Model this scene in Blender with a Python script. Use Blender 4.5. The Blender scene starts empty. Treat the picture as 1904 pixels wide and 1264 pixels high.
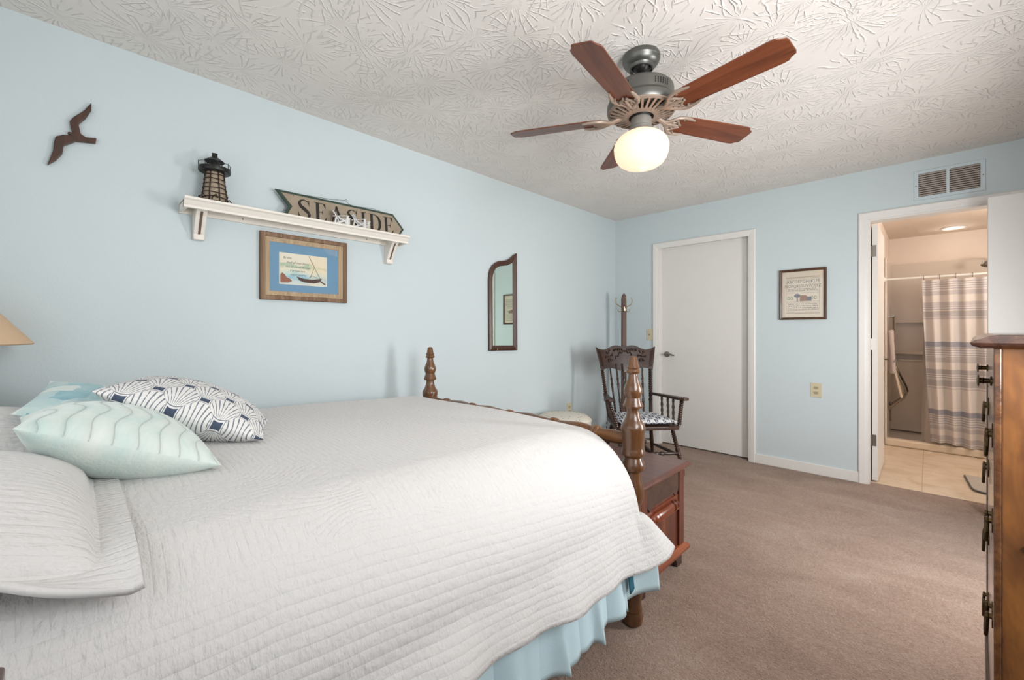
import bpy, math, random
from math import sin, cos, pi, radians, sqrt
from mathutils import Vector, Matrix
random.seed(7)
SC = bpy.context.scene
COL = SC.collection
# ------------------------------------------------------------ camera, world, light, exposure
cd = bpy.data.cameras.new('camera'); cam = bpy.data.objects.new('camera', cd); COL.objects.link(cam)
cam.location = (2.560, -4.311, 1.190); cam.rotation_euler = (radians(90), 0, radians(44.286))
cd.sensor_width = 36; cd.lens = 794.7/1904*36; cd.shift_y = -16.8/1904; cd.clip_start = .02
SC.camera = cam
SC.view_settings.view_transform = 'Standard'; SC.view_settings.look = 'None'
SC.view_settings.gamma = 1; SC.view_settings.use_curve_mapping = False
SC.view_settings.exposure = 0.74
wd = bpy.data.worlds.new('sky'); SC.world = wd; wd.use_nodes = True
_nt = wd.node_tree; _bg = _nt.nodes['Background']
_sky = _nt.nodes.new('ShaderNodeTexSky'); _sky.sky_type = 'HOSEK_WILKIE'; _sky.turbidity = 4
_sky.sun_direction = (.3, .5, .8)
_nt.links.new(_sky.outputs[0], _bg.inputs[0]); _bg.inputs[1].default_value = 0.35

def area(name, loc, rot, sx, sy, power, col):
    l = bpy.data.lights.new(name, 'AREA'); l.shape = 'RECTANGLE'; l.size = sx; l.size_y = sy
    l.energy = power; l.color = col
    o = bpy.data.objects.new(name, l); COL.objects.link(o); o.location = loc; o.rotation_euler = rot
    return o
def bulb(name, loc, power, col, r=.03):
    l = bpy.data.lights.new(name, 'POINT'); l.energy = power; l.color = col; l.shadow_soft_size = r
    o = bpy.data.objects.new(name, l); COL.objects.link(o); o.location = loc
    return o
# area lights in unseen windows; the side and far ones are added
area('window_daylight', (1.75, -4.93, 1.52), (radians(98), 0, 0), 2.2, 1.3, 8, (.98, .99, 1.0))
area('added_side_light', (3.23, -3.27, 1.58), (0, radians(104), radians(-26)), 1.1, .9, 28, (.98, .99, 1.0))  # added key light from the right, aimed towards the far wall
area('added_far_light', (3.23, -1.55, 1.05), (0, radians(78), 0), 1.05, .36, 26, (.98, .99, 1.0))  # added fill that brightens the far wall and floor
bulb('bathroom_added_light', (3.55, .75, 1.75), 19, (1.0, .92, .85), .10)  # added point light to brighten the bathroom, without a fixture
bulb('fan_bulb', (1.6225, -2.508, 2.03), .06, (1.0, .82, .66), .03)

# ------------------------------------------------------------ node helper
def lin(c):
    if isinstance(c, str):
        c = c.lstrip('#'); c = [int(c[i:i+2], 16)/255 for i in (0, 2, 4)]
        return tuple((x/12.92 if x <= .04045 else ((x+.055)/1.055)**2.4) for x in c)+(1,)
    return tuple(c)+((1,) if len(c) == 3 else ())
class G:
    def __init__(s, name):
        s.m = bpy.data.materials.new(name); s.m.use_nodes = True
        s.t = s.m.node_tree; s.b = s.t.nodes['Principled BSDF']; s.out = s.t.nodes['Material Output']
        s._tc = None
    def new(s, t): return s.t.nodes.new('ShaderNode'+t)
    def put(s, sock, v):
        if v is None: return
        if hasattr(v, 'links'): s.t.links.new(v, sock)
        else: sock.default_value = v
    def m_(s, op, a, b=None, c=None):
        n = s.new('Math'); n.operation = op
        for i, v in enumerate((a, b, c)): s.put(n.inputs[i], v)
        return n.outputs[0]
    def tc(s, k='Object'):
        if s._tc is None: s._tc = s.new('TexCoord')
        return s._tc.outputs[k]
    def mp(s, vec, sc=(1, 1, 1), loc=(0, 0, 0), rot=(0, 0, 0)):
        n = s.new('Mapping'); s.put(n.inputs[0], vec); n.inputs['Scale'].default_value = sc
        n.inputs['Location'].default_value = loc; n.inputs['Rotation'].default_value = rot
        return n.outputs[0]
    def noise(s, vec, scale=5, det=3, rough=.5, dist=0, col=False):
        n = s.new('TexNoise'); s.put(n.inputs['Vector'], vec)
        n.inputs['Scale'].default_value = scale; n.inputs['Detail'].default_value = det
        n.inputs['Roughness'].default_value = rough; n.inputs['Distortion'].default_value = dist
        return n.outputs['Color' if col else 'Fac']
    def voro(s, vec, scale=5, feat='F1', out='Distance', rand=1.0):
        n = s.new('TexVoronoi'); s.put(n.inputs['Vector'], vec); n.feature = feat
        n.inputs['Scale'].default_value = scale; n.inputs['Randomness'].default_value = rand
        return n.outputs[out]
    def ramp(s, fac, stops, interp='LINEAR'):
        n = s.new('ValToRGB'); n.color_ramp.interpolation = interp; e = n.color_ramp.elements
        while len(e) < len(stops): e.new(.5)
        for x, (p, c) in zip(e, stops): x.position = p; x.color = lin(c)
        s.put(n.inputs[0], fac); return n.outputs[0]
    def mix(s, f, a, b, mode='MIX'):
        n = s.new('Mix'); n.data_type = 'RGBA'; n.blend_type = mode
        s.put(n.inputs[0], f)
        for i, v in ((6, a), (7, b)): s.put(n.inputs[i], lin(v) if isinstance(v, (str, tuple)) else v)
        return n.outputs[2]
    def sep(s, vec):
        n = s.new('SeparateXYZ'); s.put(n.inputs[0], vec); return n.outputs
    def comb(s, x, y, z=0.0):
        n = s.new('CombineXYZ')
        for i, v in enumerate((x, y, z)): s.put(n.inputs[i], v)
        return n.outputs[0]
    def vadd(s, a, b, op='ADD'):
        n = s.new('VectorMath'); n.operation = op; s.put(n.inputs[0], a); s.put(n.inputs[1], b); return n.outputs[0]
    def bump(s, h, dist=.01, strength=1.0, normal=None):
        n = s.new('Bump'); n.inputs['Distance'].default_value = dist; n.inputs['Strength'].default_value = strength
        s.put(n.inputs['Height'], h)
        if normal: s.put(n.inputs['Normal'], normal)
        s.t.links.new(n.outputs[0], s.b.inputs['Normal']); return n.outputs[0]
    def set(s, col=None, rough=.5, metal=0, spec=.5, coat=0, sheen=0):
        if col is not None: s.put(s.b.inputs['Base Color'], lin(col) if isinstance(col, (str, tuple)) else col)
        s.put(s.b.inputs['Roughness'], rough); s.put(s.b.inputs['Metallic'], metal)
        s.put(s.b.inputs['Specular IOR Level'], spec); s.put(s.b.inputs['Coat Weight'], coat)
        if coat: s.b.inputs['Coat Roughness'].default_value = .12
        if sheen: s.b.inputs['Sheen Weight'].default_value = sheen
        return s.m
def plain(name, col, rough=.5, metal=0, spec=.5, coat=0, grain=.12, gscale=30, bump=0):
    g = G(name); n = g.noise(g.tc(), gscale, 3)
    c = g.mix(g.m_('MULTIPLY', n, grain), col, '#000000')
    if bump: g.bump(n, bump)
    return g.set(c, rough, metal, spec, coat)
def wood(name, dark, mid, light, axis=0, fine=60, rough=.35, coat=.3, dist=.6, along=2.0):
    g = G(name); sc = [fine]*3; sc[axis] = along
    v = g.mp(g.tc(), tuple(sc)); a = g.noise(v, 1.0, 4, .6, dist)
    sc2 = [fine*.22]*3; sc2[axis] = along*.5
    b = g.noise(g.mp(g.tc(), tuple(sc2)), 1.0, 3, .5, 1.2)
    f = g.m_('ADD', g.m_('MULTIPLY', a, .5), g.m_('MULTIPLY', b, .5))
    c = g.ramp(f, [(.3, dark), (.5, mid), (.72, light)])
    g.bump(a, .0015)
    return g.set(c, rough, 0, .5, coat)

# ------------------------------------------------------------ mesh helper
class MB:
    def __init__(s): s.v = []; s.f = []; s.sm = []; s.uv = {}
    def add(s, vs, fs, smooth=False, M=None, uvs=None):
        o = len(s.v)
        s.v += [tuple(M @ Vector(p)) if M else tuple(p) for p in vs]
        for k, f in enumerate(fs):
            if uvs: s.uv[len(s.f)] = [uvs[i] for i in f]
            s.f.append([i+o for i in f]); s.sm.append(smooth)
        return s
    def box(s, x0, x1, y0, y1, z0, z1, M=None):
        vs = [(x, y, z) for z in (z0, z1) for y in (y0, y1) for x in (x0, x1)]
        return s.add(vs, [(0, 2, 3, 1), (4, 5, 7, 6), (0, 1, 5, 4), (2, 6, 7, 3), (0, 4, 6, 2), (1, 3, 7, 5)], False, M)
    def bar(s, p, q, w, h=None, up=(0, 0, 1)):
        h = h or w; p = Vector(p); q = Vector(q); d = (q-p).normalized(); u = Vector(up)
        a = d.cross(u)
        if a.length < 1e-4: a = d.cross(Vector((1, 0, 0)))
        a.normalize(); b = a.cross(d)
        vs = [tuple(c+a*i*w/2+b*j*h/2) for c in (p, q) for i, j in ((-1, -1), (1, -1), (1, 1), (-1, 1))]
        return s.add(vs, [(3, 2, 1, 0), (4, 5, 6, 7), (0, 1, 5, 4), (1, 2, 6, 5), (2, 3, 7, 6), (3, 0, 4, 7)])
    def tube(s, pts, r, n=8, closed=False, smooth=True):
        pts = [Vector(p) for p in pts]; N = len(pts); rr = r if isinstance(r, (list, tuple)) else [r]*N
        vs = []; prev = None
        for i, p in enumerate(pts):
            if closed: t = pts[(i+1) % N]-pts[i-1]
            else: t = pts[min(i+1, N-1)]-pts[max(i-1, 0)]
            t.normalize()
            if prev is None:
                a = t.cross(Vector((0, 0, 1)))
                if a.length < 1e-3: a = t.cross(Vector((1, 0, 0)))
            else: a = prev-t*prev.dot(t)
            a.normalize(); prev = a; b = t.cross(a)
            vs += [tuple(p+(a*cos(2*pi*k/n)+b*sin(2*pi*k/n))*rr[i]) for k in range(n)]
        fs = []
        M_ = N if closed else N-1
        for i in range(M_):
            for k in range(n):
                j = (i+1) % N; fs.append((i*n+k, i*n+(k+1) % n, j*n+(k+1) % n, j*n+k))
        if not closed: fs += [tuple(range(n))[::-1], tuple(range((N-1)*n, N*n))]
        return s.add(vs, fs, smooth)
    def turn(s, p, q, prof, n=16):
        """lathe between p and q; prof = [(t 0..1, radius)]"""
        p = Vector(p); q = Vector(q)
        return s.tube([p.lerp(q, t) for t, r in prof], [max(r, .0004) for t, r in prof], n)
    def lathe(s, prof, c=(0, 0, 0), n=32, cap=True):
        """prof = [(radius, z)]"""
        vs = [(c[0]+r*cos(2*pi*k/n), c[1]+r*sin(2*pi*k/n), c[2]+z) for r, z in prof for k in range(n)]
        fs = [(i*n+k, i*n+(k+1) % n, (i+1)*n+(k+1) % n, (i+1)*n+k) for i in range(len(prof)-1) for k in range(n)]
        if cap: fs += [tuple(range(n))[::-1], tuple(range((len(prof)-1)*n, len(prof)*n))]
        return s.add(vs, fs, True)
    def prism(s, poly, f0, f1, smooth=False):
        """poly 2D points; f0/f1 map (a,b) to 3D for both faces"""
        n = len(poly); vs = [f0(*p) for p in poly]+[f1(*p) for p in poly]
        fs = [tuple(range(n))[::-1], tuple(range(n, 2*n))]+[(i, (i+1) % n, n+(i+1) % n, n+i) for i in range(n)]
        return s.add(vs, fs, smooth)
    def grid(s, nu, nv, fn, smooth=True, uvfn=None, closed_u=False):
        vs = [fn(i/nu, j/nv) for j in range(nv+1) for i in range(nu+1)]
        fs = [(j*(nu+1)+i, j*(nu+1)+i+1, (j+1)*(nu+1)+i+1, (j+1)*(nu+1)+i) for j in range(nv) for i in range(nu)]
        uv = [uvfn(i/nu, j/nv) for j in range(nv+1) for i in range(nu+1)] if uvfn else None
        return s.add(vs, fs, smooth, None, uv)
    def rframe(s, a0, a1, b0, b1, prof, f):
        """mitred frame round rect; prof=[(inset,height)] closed; f(a,b,h)->3D"""
        n = len(prof); vs = []
        for ca, cb, sa, sb in ((a0, b0, 1, 1), (a1, b0, -1, 1), (a1, b1, -1, -1), (a0, b1, 1, -1)):
            vs += [f(ca+sa*i, cb+sb*i, h) for i, h in prof]
        fs = [(c*n+k, c*n+(k+1) % n, ((c+1) % 4)*n+(k+1) % n, ((c+1) % 4)*n+k) for c in range(4) for k in range(n)]
        return s.add(vs, fs)
MAT = {}
WM = {}
def tag(o, label=None, cat=None, group=None, kind=None):
    for k, v in (('label', label), ('category', cat), ('group', group), ('kind', kind)):
        if v: o[k] = v
    return o
def thing(name, label, cat, loc=(0, 0, 0), rz=0, group=None):
    o = bpy.data.objects.new(name, None); COL.objects.link(o); o.empty_display_size = .05
    o.location = loc; o.rotation_euler = (0, 0, rz)
    WM[o.name] = Matrix.Translation(loc) @ Matrix.Rotation(rz, 4, 'Z')
    return tag(o, label, cat, group)
def build(mb, name, m, parent=None, world=True, bevel=0, subd=0, solid=0, label=None, M=None):
    vs = [Vector(v) for v in mb.v]; loc = Vector((0, 0, 0))
    if parent is None:
        xs = [v.x for v in vs]; ys = [v.y for v in vs]; zs = [v.z for v in vs]
        loc = Vector(((min(xs)+max(xs))/2, (min(ys)+max(ys))/2, min(zs)))
        vs = [v-loc for v in vs]; WMn = Matrix.Translation(loc)
    else:
        WMn = WM[parent.name] @ M if M else WM[parent.name]
        if world:
            inv = WMn.inverted(); vs = [inv @ v for v in vs]
    me = bpy.data.meshes.new(name); me.from_pydata([tuple(v) for v in vs], [], mb.f)
    me.polygons.foreach_set('use_smooth', mb.sm)
    if mb.uv:
        ul = me.uv_layers.new(name='UVMap')
        for p in me.polygons:
            if p.index in mb.uv:
                for li, c in zip(p.loop_indices, mb.uv[p.index]): ul.data[li].uv = c
    me.materials.append(m); me.update()
    import bmesh
    bm = bmesh.new(); bm.from_mesh(me); bmesh.ops.recalc_face_normals(bm, faces=bm.faces); bm.to_mesh(me); bm.free()
    o = bpy.data.objects.new(name, me); COL.objects.link(o); o.parent = parent; WM[o.name] = WMn
    if M: o.matrix_basis = M
    if any(mb.sm): me.set_sharp_from_angle(angle=radians(28))
    if parent is None: o.location = loc
    if solid:
        k = o.modifiers.new('s', 'SOLIDIFY'); k.thickness = solid; k.offset = 0
    if bevel:
        k = o.modifiers.new('b', 'BEVEL'); k.width = bevel; k.segments = 2; k.limit_method = 'ANGLE'; k.angle_limit = radians(40)
    if subd:
        k = o.modifiers.new('u', 'SUBSURF'); k.levels = subd; k.render_levels = subd
    if label: o['label'] = label
    return o
def struct(mb, name, m, parent=None, **k):
    o = build(mb, name, m, parent, **k)
    if parent is None: o['kind'] = 'structure'
    return o
def copy_tree(o, parent=None):
    c = o.copy(); COL.objects.link(c); c.parent = parent; WM[c.name] = WM[(parent or o).name]
    for ch in list(o.children): copy_tree(ch, c)
    return c
def text_mb(mb, txt, size, f, shear=0, align='CENTER', depth=.0004, squeeze=1):
    cu = bpy.data.curves.new('t', 'FONT'); cu.body = txt; cu.size = size; cu.shear = shear; cu.align_x = align
    cu.resolution_u = 2
    o = bpy.data.objects.new('t', cu); COL.objects.link(o)
    dg = bpy.context.evaluated_depsgraph_get(); me = bpy.data.meshes.new_from_object(o.evaluated_get(dg))
    mb.add([f(v.co.x*squeeze, v.co.y) for v in me.vertices], [tuple(p.vertices) for p in me.polygons])
    bpy.data.objects.remove(o); bpy.data.curves.remove(cu); bpy.data.meshes.remove(me)

# ------------------------------------------------------------ materials
def m_wall():
    g = G('pale_blue_paint'); n = g.noise(g.tc(), 140, 3); n2 = g.noise(g.tc(), 1.2, 2)
    g.bump(n, .0012, .5); return g.set(g.mix(n2, '#c8d3d6', '#ccd6d8'), .62, 0, .3)
def m_ceiling():
    g = G('stomp_ceiling'); P = g.mp(g.tc(), (1, 1, 0))
    warp = g.noise(P, 9, 2, .5, 0, True)
    Pw = g.vadd(P, g.vadd(g.vadd(warp, (.5, .5, .5), 'SUBTRACT'), (.03, .03, 0), 'MULTIPLY'))
    hs = None
    for sc, off, ph in ((3.3, (0, 0, 0), 0.0), (3.9, (3.31, 1.7, 0), 1.3)):
        v = g.new('TexVoronoi'); v.voronoi_dimensions = '2D'; g.put(v.inputs['Vector'], g.mp(Pw, (1, 1, 1), off)); v.inputs['Scale'].default_value = sc
        d = g.vadd(g.mp(Pw, (1, 1, 1), off), v.outputs['Position'], 'SUBTRACT')
        x, y, z = g.sep(d); ang = g.m_('ARCTAN2', y, x); rad = v.outputs['Distance']
        n1 = g.noise(P, 5.5, 2, .6)
        st = g.m_('SINE', g.m_('ADD', g.m_('MULTIPLY', ang, 23.0), g.m_('ADD', g.m_('MULTIPLY', n1, 9.0), ph)))
        ridge = g.m_('POWER', g.m_('MAXIMUM', st, 0.0), 7.0)
        cut = g.m_('GREATER_THAN', g.noise(g.mp(P, (1, 1, 1), (ph, 2, 0)), 16, 1), .45)
        env = g.m_('MINIMUM', g.m_('MULTIPLY', rad, 4.0), g.m_('MAXIMUM', g.m_('MULTIPLY', g.m_('SUBTRACT', .72, rad), 5.0), 0.0))
        h = g.m_('MULTIPLY', g.m_('MULTIPLY', ridge, cut), g.m_('MINIMUM', env, 1.0))
        hs = h if hs is None else g.m_('MAXIMUM', hs, h)
    g.bump(g.m_('ADD', hs, g.m_('MULTIPLY', g.noise(P, 40, 2), .16)), .0045, .7)
    return g.set('#e6e0da', .5, 0, .4)
def m_carpet():
    g = G('taupe_carpet'); a = g.noise(g.tc(), 170, 2, .7); b = g.noise(g.tc(), 70, 4, .8)
    c = g.noise(g.mp(g.tc(), (1.1, 2.2, 1), rot=(0, 0, .5)), 1.6, 3, .6, .8)
    f = g.m_('ADD', g.m_('MULTIPLY', a, .45), g.m_('ADD', g.m_('MULTIPLY', b, .35), g.m_('MULTIPLY', c, .35)))
    col = g.ramp(f, [(.38, '#776052'), (.56, '#a38572'), (.74, '#bda595')])
    g.bump(g.m_('ADD', a, b), .012, .9); return g.set(col, .95, 0, .1, 0, .25)
def m_quilt(name='white_quilt', k=1.0):
    g = G(name); uv = g.tc('UV'); x, y, z = g.sep(uv)     # metres: x along the bed, y round the bed from the near hem
    w = g.vadd(uv, g.vadd(g.vadd(g.noise(uv, 3.2, 2, .5, 0, True), (.5, .5, .5), 'SUBTRACT'), (.16, .16, 0), 'MULTIPLY'))
    d = g.voro(w, 3.1, 'SMOOTH_F1')
    rings = g.m_('ABSOLUTE', g.m_('SINE', g.m_('MULTIPLY', d, 88.0)))
    chan = g.m_('ABSOLUTE', g.m_('SINE', g.m_('MULTIPLY', g.m_('ADD', y, g.m_('MULTIPLY', g.noise(uv, 5, 2), .012)), pi/.021)))
    chan2 = g.m_('ABSOLUTE', g.m_('SINE', g.m_('MULTIPLY', g.m_('ADD', x, g.m_('MULTIPLY', g.noise(uv, 4, 2), .02)), pi/.017)))
    border = g.m_('LESS_THAN', y, .34)
    patch = g.m_('GREATER_THAN', g.noise(uv, 1.3, 1), .52)
    top = g.m_('ADD', g.m_('MULTIPLY', rings, patch), g.m_('MULTIPLY', chan2, g.m_('SUBTRACT', 1.0, patch)))
    h = g.m_('ADD', g.m_('MULTIPLY', chan, border), g.m_('MULTIPLY', top, g.m_('SUBTRACT', 1.0, border)))
    h = g.m_('POWER', h, .55)
    crink = g.noise(g.mp(uv, (1.0, .42, 1)), 95, 3, .6)
    crink2 = g.noise(g.mp(uv, (.6, 1.0, 1)), 34, 2, .6)
    hh = g.m_('ADD', g.m_('MULTIPLY', h, .19), g.m_('ADD', g.m_('MULTIPLY', crink, .8), g.m_('MULTIPLY', crink2, .5)))
    g.bump(hh, .0075*k, .8)
    return g.set(g.mix(g.noise(uv, 2.0, 2), '#d7d4d2', '#dcdad8'), .85, 0, .15, 0, .15)
def m_green_pillow():
    g = G('seafoam_velvet'); uv = g.tc('UV'); x, y, z = g.sep(uv)
    yy = g.m_('MULTIPLY', y, 2*pi*3.2)
    wave = g.m_('ADD', g.m_('MULTIPLY', g.m_('SINE', yy), .028), g.m_('MULTIPLY', g.noise(uv, 4, 1), .05))
    row = g.m_('ABSOLUTE', g.m_('SINE', g.m_('MULTIPLY', g.m_('ADD', x, wave), pi*9)))
    h = g.m_('POWER', row, .4)
    h = g.m_('MULTIPLY', h, g.m_('GREATER_THAN', x, -1.0))
    g.bump(g.m_('ADD', h, g.m_('MULTIPLY', g.noise(uv, 90, 3), .12)), .010, .7)
    n = g.noise(uv, 5, 4, .65, .6)
    return g.set(g.ramp(n, [(.3, '#c3dbd6'), (.5, '#d6e2dc'), (.7, '#e1e7e1')]), .8, 0, .2, 0, .35)
def m_green_back():
    g = G('seafoam_velvet_back'); uv = g.tc('UV'); n = g.noise(uv, 5, 4, .65, .6)
    g.bump(g.noise(uv, 60, 3), .003, .6)
    return g.set(g.ramp(n, [(.3, '#c0d8d4'), (.5, '#d2e0da'), (.7, '#dfe6e0')]), .8, 0, .2, 0, .35)
def m_shell():
    g = G('navy_shell_print'); uv = g.tc('UV')
    NX, NY = 3.6, 7.6
    x, y, z = g.sep(uv); X = g.m_('MULTIPLY', x, NX); Y = g.m_('MULTIPLY', y, NY)
    def layer(off):
        # scallop whose row index is floor(Y)+off
        r = g.m_('ADD', g.m_('FLOOR', Y), off)
        par = g.m_('MULTIPLY', g.m_('MODULO', g.m_('ADD', r, 20.0), 2.0), .5)
        lx = g.m_('SUBTRACT', g.m_('FRACT', g.m_('ADD', X, par)), .5)
        ly = g.m_('SUBTRACT', Y, r)                      # 0.. from base of that row
        ly = g.m_('MULTIPLY', ly, .46)
        d = g.m_('SQRT', g.m_('ADD', g.m_('MULTIPLY', lx, lx), g.m_('MULTIPLY', g.m_('SUBTRACT', ly, .42), g.m_('SUBTRACT', ly, .42))))
        ang = g.m_('ARCTAN2', lx, g.m_('ADD', ly, .10))
        ins = g.m_('MULTIPLY', g.m_('LESS_THAN', d, .395), g.m_('LESS_THAN', g.m_('ABSOLUTE', lx), g.m_('MULTIPLY', g.m_('ADD', ly, .07), 1.05))); rim = None
        rib = g.m_('ADD', g.m_('SINE', g.m_('MULTIPLY', ang, 40.0)), g.m_('MULTIPLY', g.m_('SUBTRACT', g.noise(uv, 30, 2), .5), 1.4))
        ln = g.m_('GREATER_THAN', rib, .72)
        ln = g.m_('MULTIPLY', ln, g.m_('LESS_THAN', d, .34))
        edge = g.m_('MULTIPLY', g.m_('GREATER_THAN', d, .355), g.m_('LESS_THAN', d, .372))
        return ins, g.m_('MAXIMUM', ln, edge)
    i0, l0 = layer(0.0); i1, l1 = layer(-1.0)
    dark = '#4a5568'; wht = '#e8e6e3'; ink = '#7b818c'
    c1 = g.mix(l1, wht, ink); bg = g.mix(i1, dark, c1)
    c0 = g.mix(l0, wht, ink); col = g.mix(i0, bg, c0)
    g.bump(g.noise(uv, 300, 2), .001, .4)
    return g.set(col, .85, 0, .2)
def m_aqua():
    g = G('aqua_watercolour'); uv = g.tc('UV')
    w = g.vadd(uv, g.vadd(g.noise(uv, 9, 2, .5, 0, True), (.07, .07, 0), 'MULTIPLY'))
    c = g.new('TexVoronoi'); g.put(c.inputs['Vector'], w); c.inputs['Scale'].default_value = 5.5; c.distance = 'CHEBYCHEV'
    v = g.sep(c.outputs['Color'])[0]
    n = g.noise(uv, 7, 3)
    f = g.m_('ADD', g.m_('MULTIPLY', v, .75), g.m_('MULTIPLY', n, .3))
    return g.set(g.ramp(f, [(.1, '#5a9ab2'), (.3, '#9fc9d0'), (.5, '#c9ddda'), (.75, '#dfe8e3'), (.95, '#8fc0cb')]), .85, 0, .2, 0, .2)
def m_anchor():
    g = G('navy_rope_print'); P = g.tc(); p = g.mp(P, (15, 15, 15))
    x, y, z = g.sep(p)
    def ring(ox, oy):
        a = g.m_('SUBTRACT', g.m_('FRACT', g.m_('ADD', y, ox)), .5); b = g.m_('SUBTRACT', g.m_('FRACT', g.m_('ADD', g.m_('ADD', z, g.m_('MULTIPLY', x, .7)), oy)), .5)
        d = g.m_('SQRT', g.m_('ADD', g.m_('MULTIPLY', a, a), g.m_('MULTIPLY', b, b)))
        r = g.m_('LESS_THAN', g.m_('ABSOLUTE', g.m_('SUBTRACT', d, .38)), .07)
        bar = g.m_('MULTIPLY', g.m_('LESS_THAN', g.m_('ABSOLUTE', a), .05), g.m_('LESS_THAN', d, .4))
        return g.m_('MAXIMUM', r, bar)
    k = g.m_('MAXIMUM', ring(.0, .0), ring(.5, .5))
    return g.set(g.mix(k, '#424b60', '#dcdcdc'), .85, 0, .2)
def m_curtain():
    g = G('striped_curtain_cloth'); uv = g.tc('UV'); x, y, z = g.sep(uv)   # y 0 top .. 1 bottom
    L = '#d6cdc6'; M1 = '#b2aba9'; D = '#9c9ba3'; M2 = '#bdb5b3'
    F = lambda v: (v-115)/935
    bl = [(0, L), (F(180), M2), (F(205), L), (F(243), M2), (F(268), L), (F(296), M1), (F(328), L), (F(334), M2), (F(342), L),
          (F(472), D), (F(502), L), (F(562), M2), (F(588), L), (F(628), M1), (F(652), L), (F(690), M1), (F(724), L), (F(730), M2), (F(736), L),
          (F(858), D), (F(888), L), (F(948), M2), (F(972), L), (F(1005), M2), (F(1030), L)]
    base = g.ramp(y, bl, 'CONSTANT')
    st = None
    for a, b in ((120, 180), (268, 296), (502, 562), (652, 690), (888, 948), (1030, 1046)):
        q = g.m_('MULTIPLY', g.m_('GREATER_THAN', y, F(a)), g.m_('LESS_THAN', y, F(b)))
        st = q if st is None else g.m_('MAXIMUM', st, q)
    line = g.m_('GREATER_THAN', g.m_('SINE', g.m_('MULTIPLY', y, 2*pi*935/13)), .15)
    col = g.mix(g.m_('MULTIPLY', g.m_('MULTIPLY', st, line), .75), base, '#9b9aa2')
    vs = g.m_('GREATER_THAN', g.m_('SINE', g.m_('MULTIPLY', x, 2*pi*5)), .72)
    col = g.mix(g.m_('MULTIPLY', vs, .16), col, '#8d90a0')
    g.bump(g.noise(uv, 200, 2), .001, .3)
    m = g.set(col, .9, 0, .1); return m
def m_tile():
    g = G('cream_floor_tile'); b = g.new('TexBrick'); g.put(b.inputs['Vector'], g.mp(g.tc(), (1, 1, 1), (.13, .02, 0)))
    b.offset = 0; b.inputs['Scale'].default_value = 1; b.inputs['Mortar Size'].default_value = .003
    b.inputs['Brick Width'].default_value = .46; b.inputs['Row Height'].default_value = .46
    n = g.noise(g.tc(), 5, 4, .6, .6); c = g.ramp(n, [(.3, '#cbb498'), (.5, '#dac6ae'), (.7, '#e2d0ba')])
    b.inputs['Mortar'].default_value = lin('#bda487'); g.put(b.inputs['Color1'], c); g.put(b.inputs['Color2'], c)
    return g.set(b.outputs['Color'], .35, 0, .4)
def m_glass(name='picture_glass', tint='#ffffff', k=.9):
    g = G(name); tr = g.new('BsdfTransparent'); tr.inputs[0].default_value = lin(tint)
    gl = g.new('BsdfGlossy'); gl.inputs['Roughness'].default_value = .02
    lw = g.new('LayerWeight'); lw.inputs[0].default_value = .5; fr = g.new('Math'); fr.operation = 'MULTIPLY_ADD'; pw = g.new('Math'); pw.operation = 'POWER'; pw.inputs[1].default_value = 4; g.t.links.new(lw.outputs['Facing'], pw.inputs[0]); g.t.links.new(pw.outputs[0], fr.inputs[0]); fr.inputs[1].default_value = .9; fr.inputs[2].default_value = .035; mx = g.new('MixShader')
    g.t.links.new(fr.outputs[0], mx.inputs[0]); g.t.links.new(tr.outputs[0], mx.inputs[1]); g.t.links.new(gl.outputs[0], mx.inputs[2])
    g.t.links.new(mx.outputs[0], g.out.inputs[0]); return g.m
def m_globe():
    g = G('opal_glass'); g.set('#fff3e6', .25)
    tl = g.new('BsdfTranslucent'); tl.inputs[0].default_value = (1, .86, .72, 1)
    em = g.new('Emission'); em.inputs[0].default_value = (1, .60, .42, 1); em.inputs[1].default_value = .22
    a1 = g.new('AddShader'); m1 = g.new('MixShader'); m1.inputs[0].default_value = .5
    g.t.links.new(g.b.outputs[0], m1.inputs[1]); g.t.links.new(tl.outputs[0], m1.inputs[2])
    g.t.links.new(m1.outputs[0], a1.inputs[0]); g.t.links.new(em.outputs[0], a1.inputs[1])
    g.t.links.new(a1.outputs[0], g.out.inputs[0]); return g.m
def m_dresser_side():
    g = G('burl_veneer'); n = g.noise(g.mp(g.tc(), (1, 2.6, .9)), 3.4, 4, .6, 1.6)
    n2 = g.noise(g.mp(g.tc(), (30, 30, 2.4)), 1, 3, .6, .5)
    f = g.m_('ADD', g.m_('MULTIPLY', n, .78), g.m_('MULTIPLY', n2, .22))
    g.bump(n2, .001); return g.set(g.ramp(f, [(.30, '#452a18'), (.45, '#6f4423'), (.6, '#96602e'), (.78, '#ae7c45')]), .35, 0, .5, .3)
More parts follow.
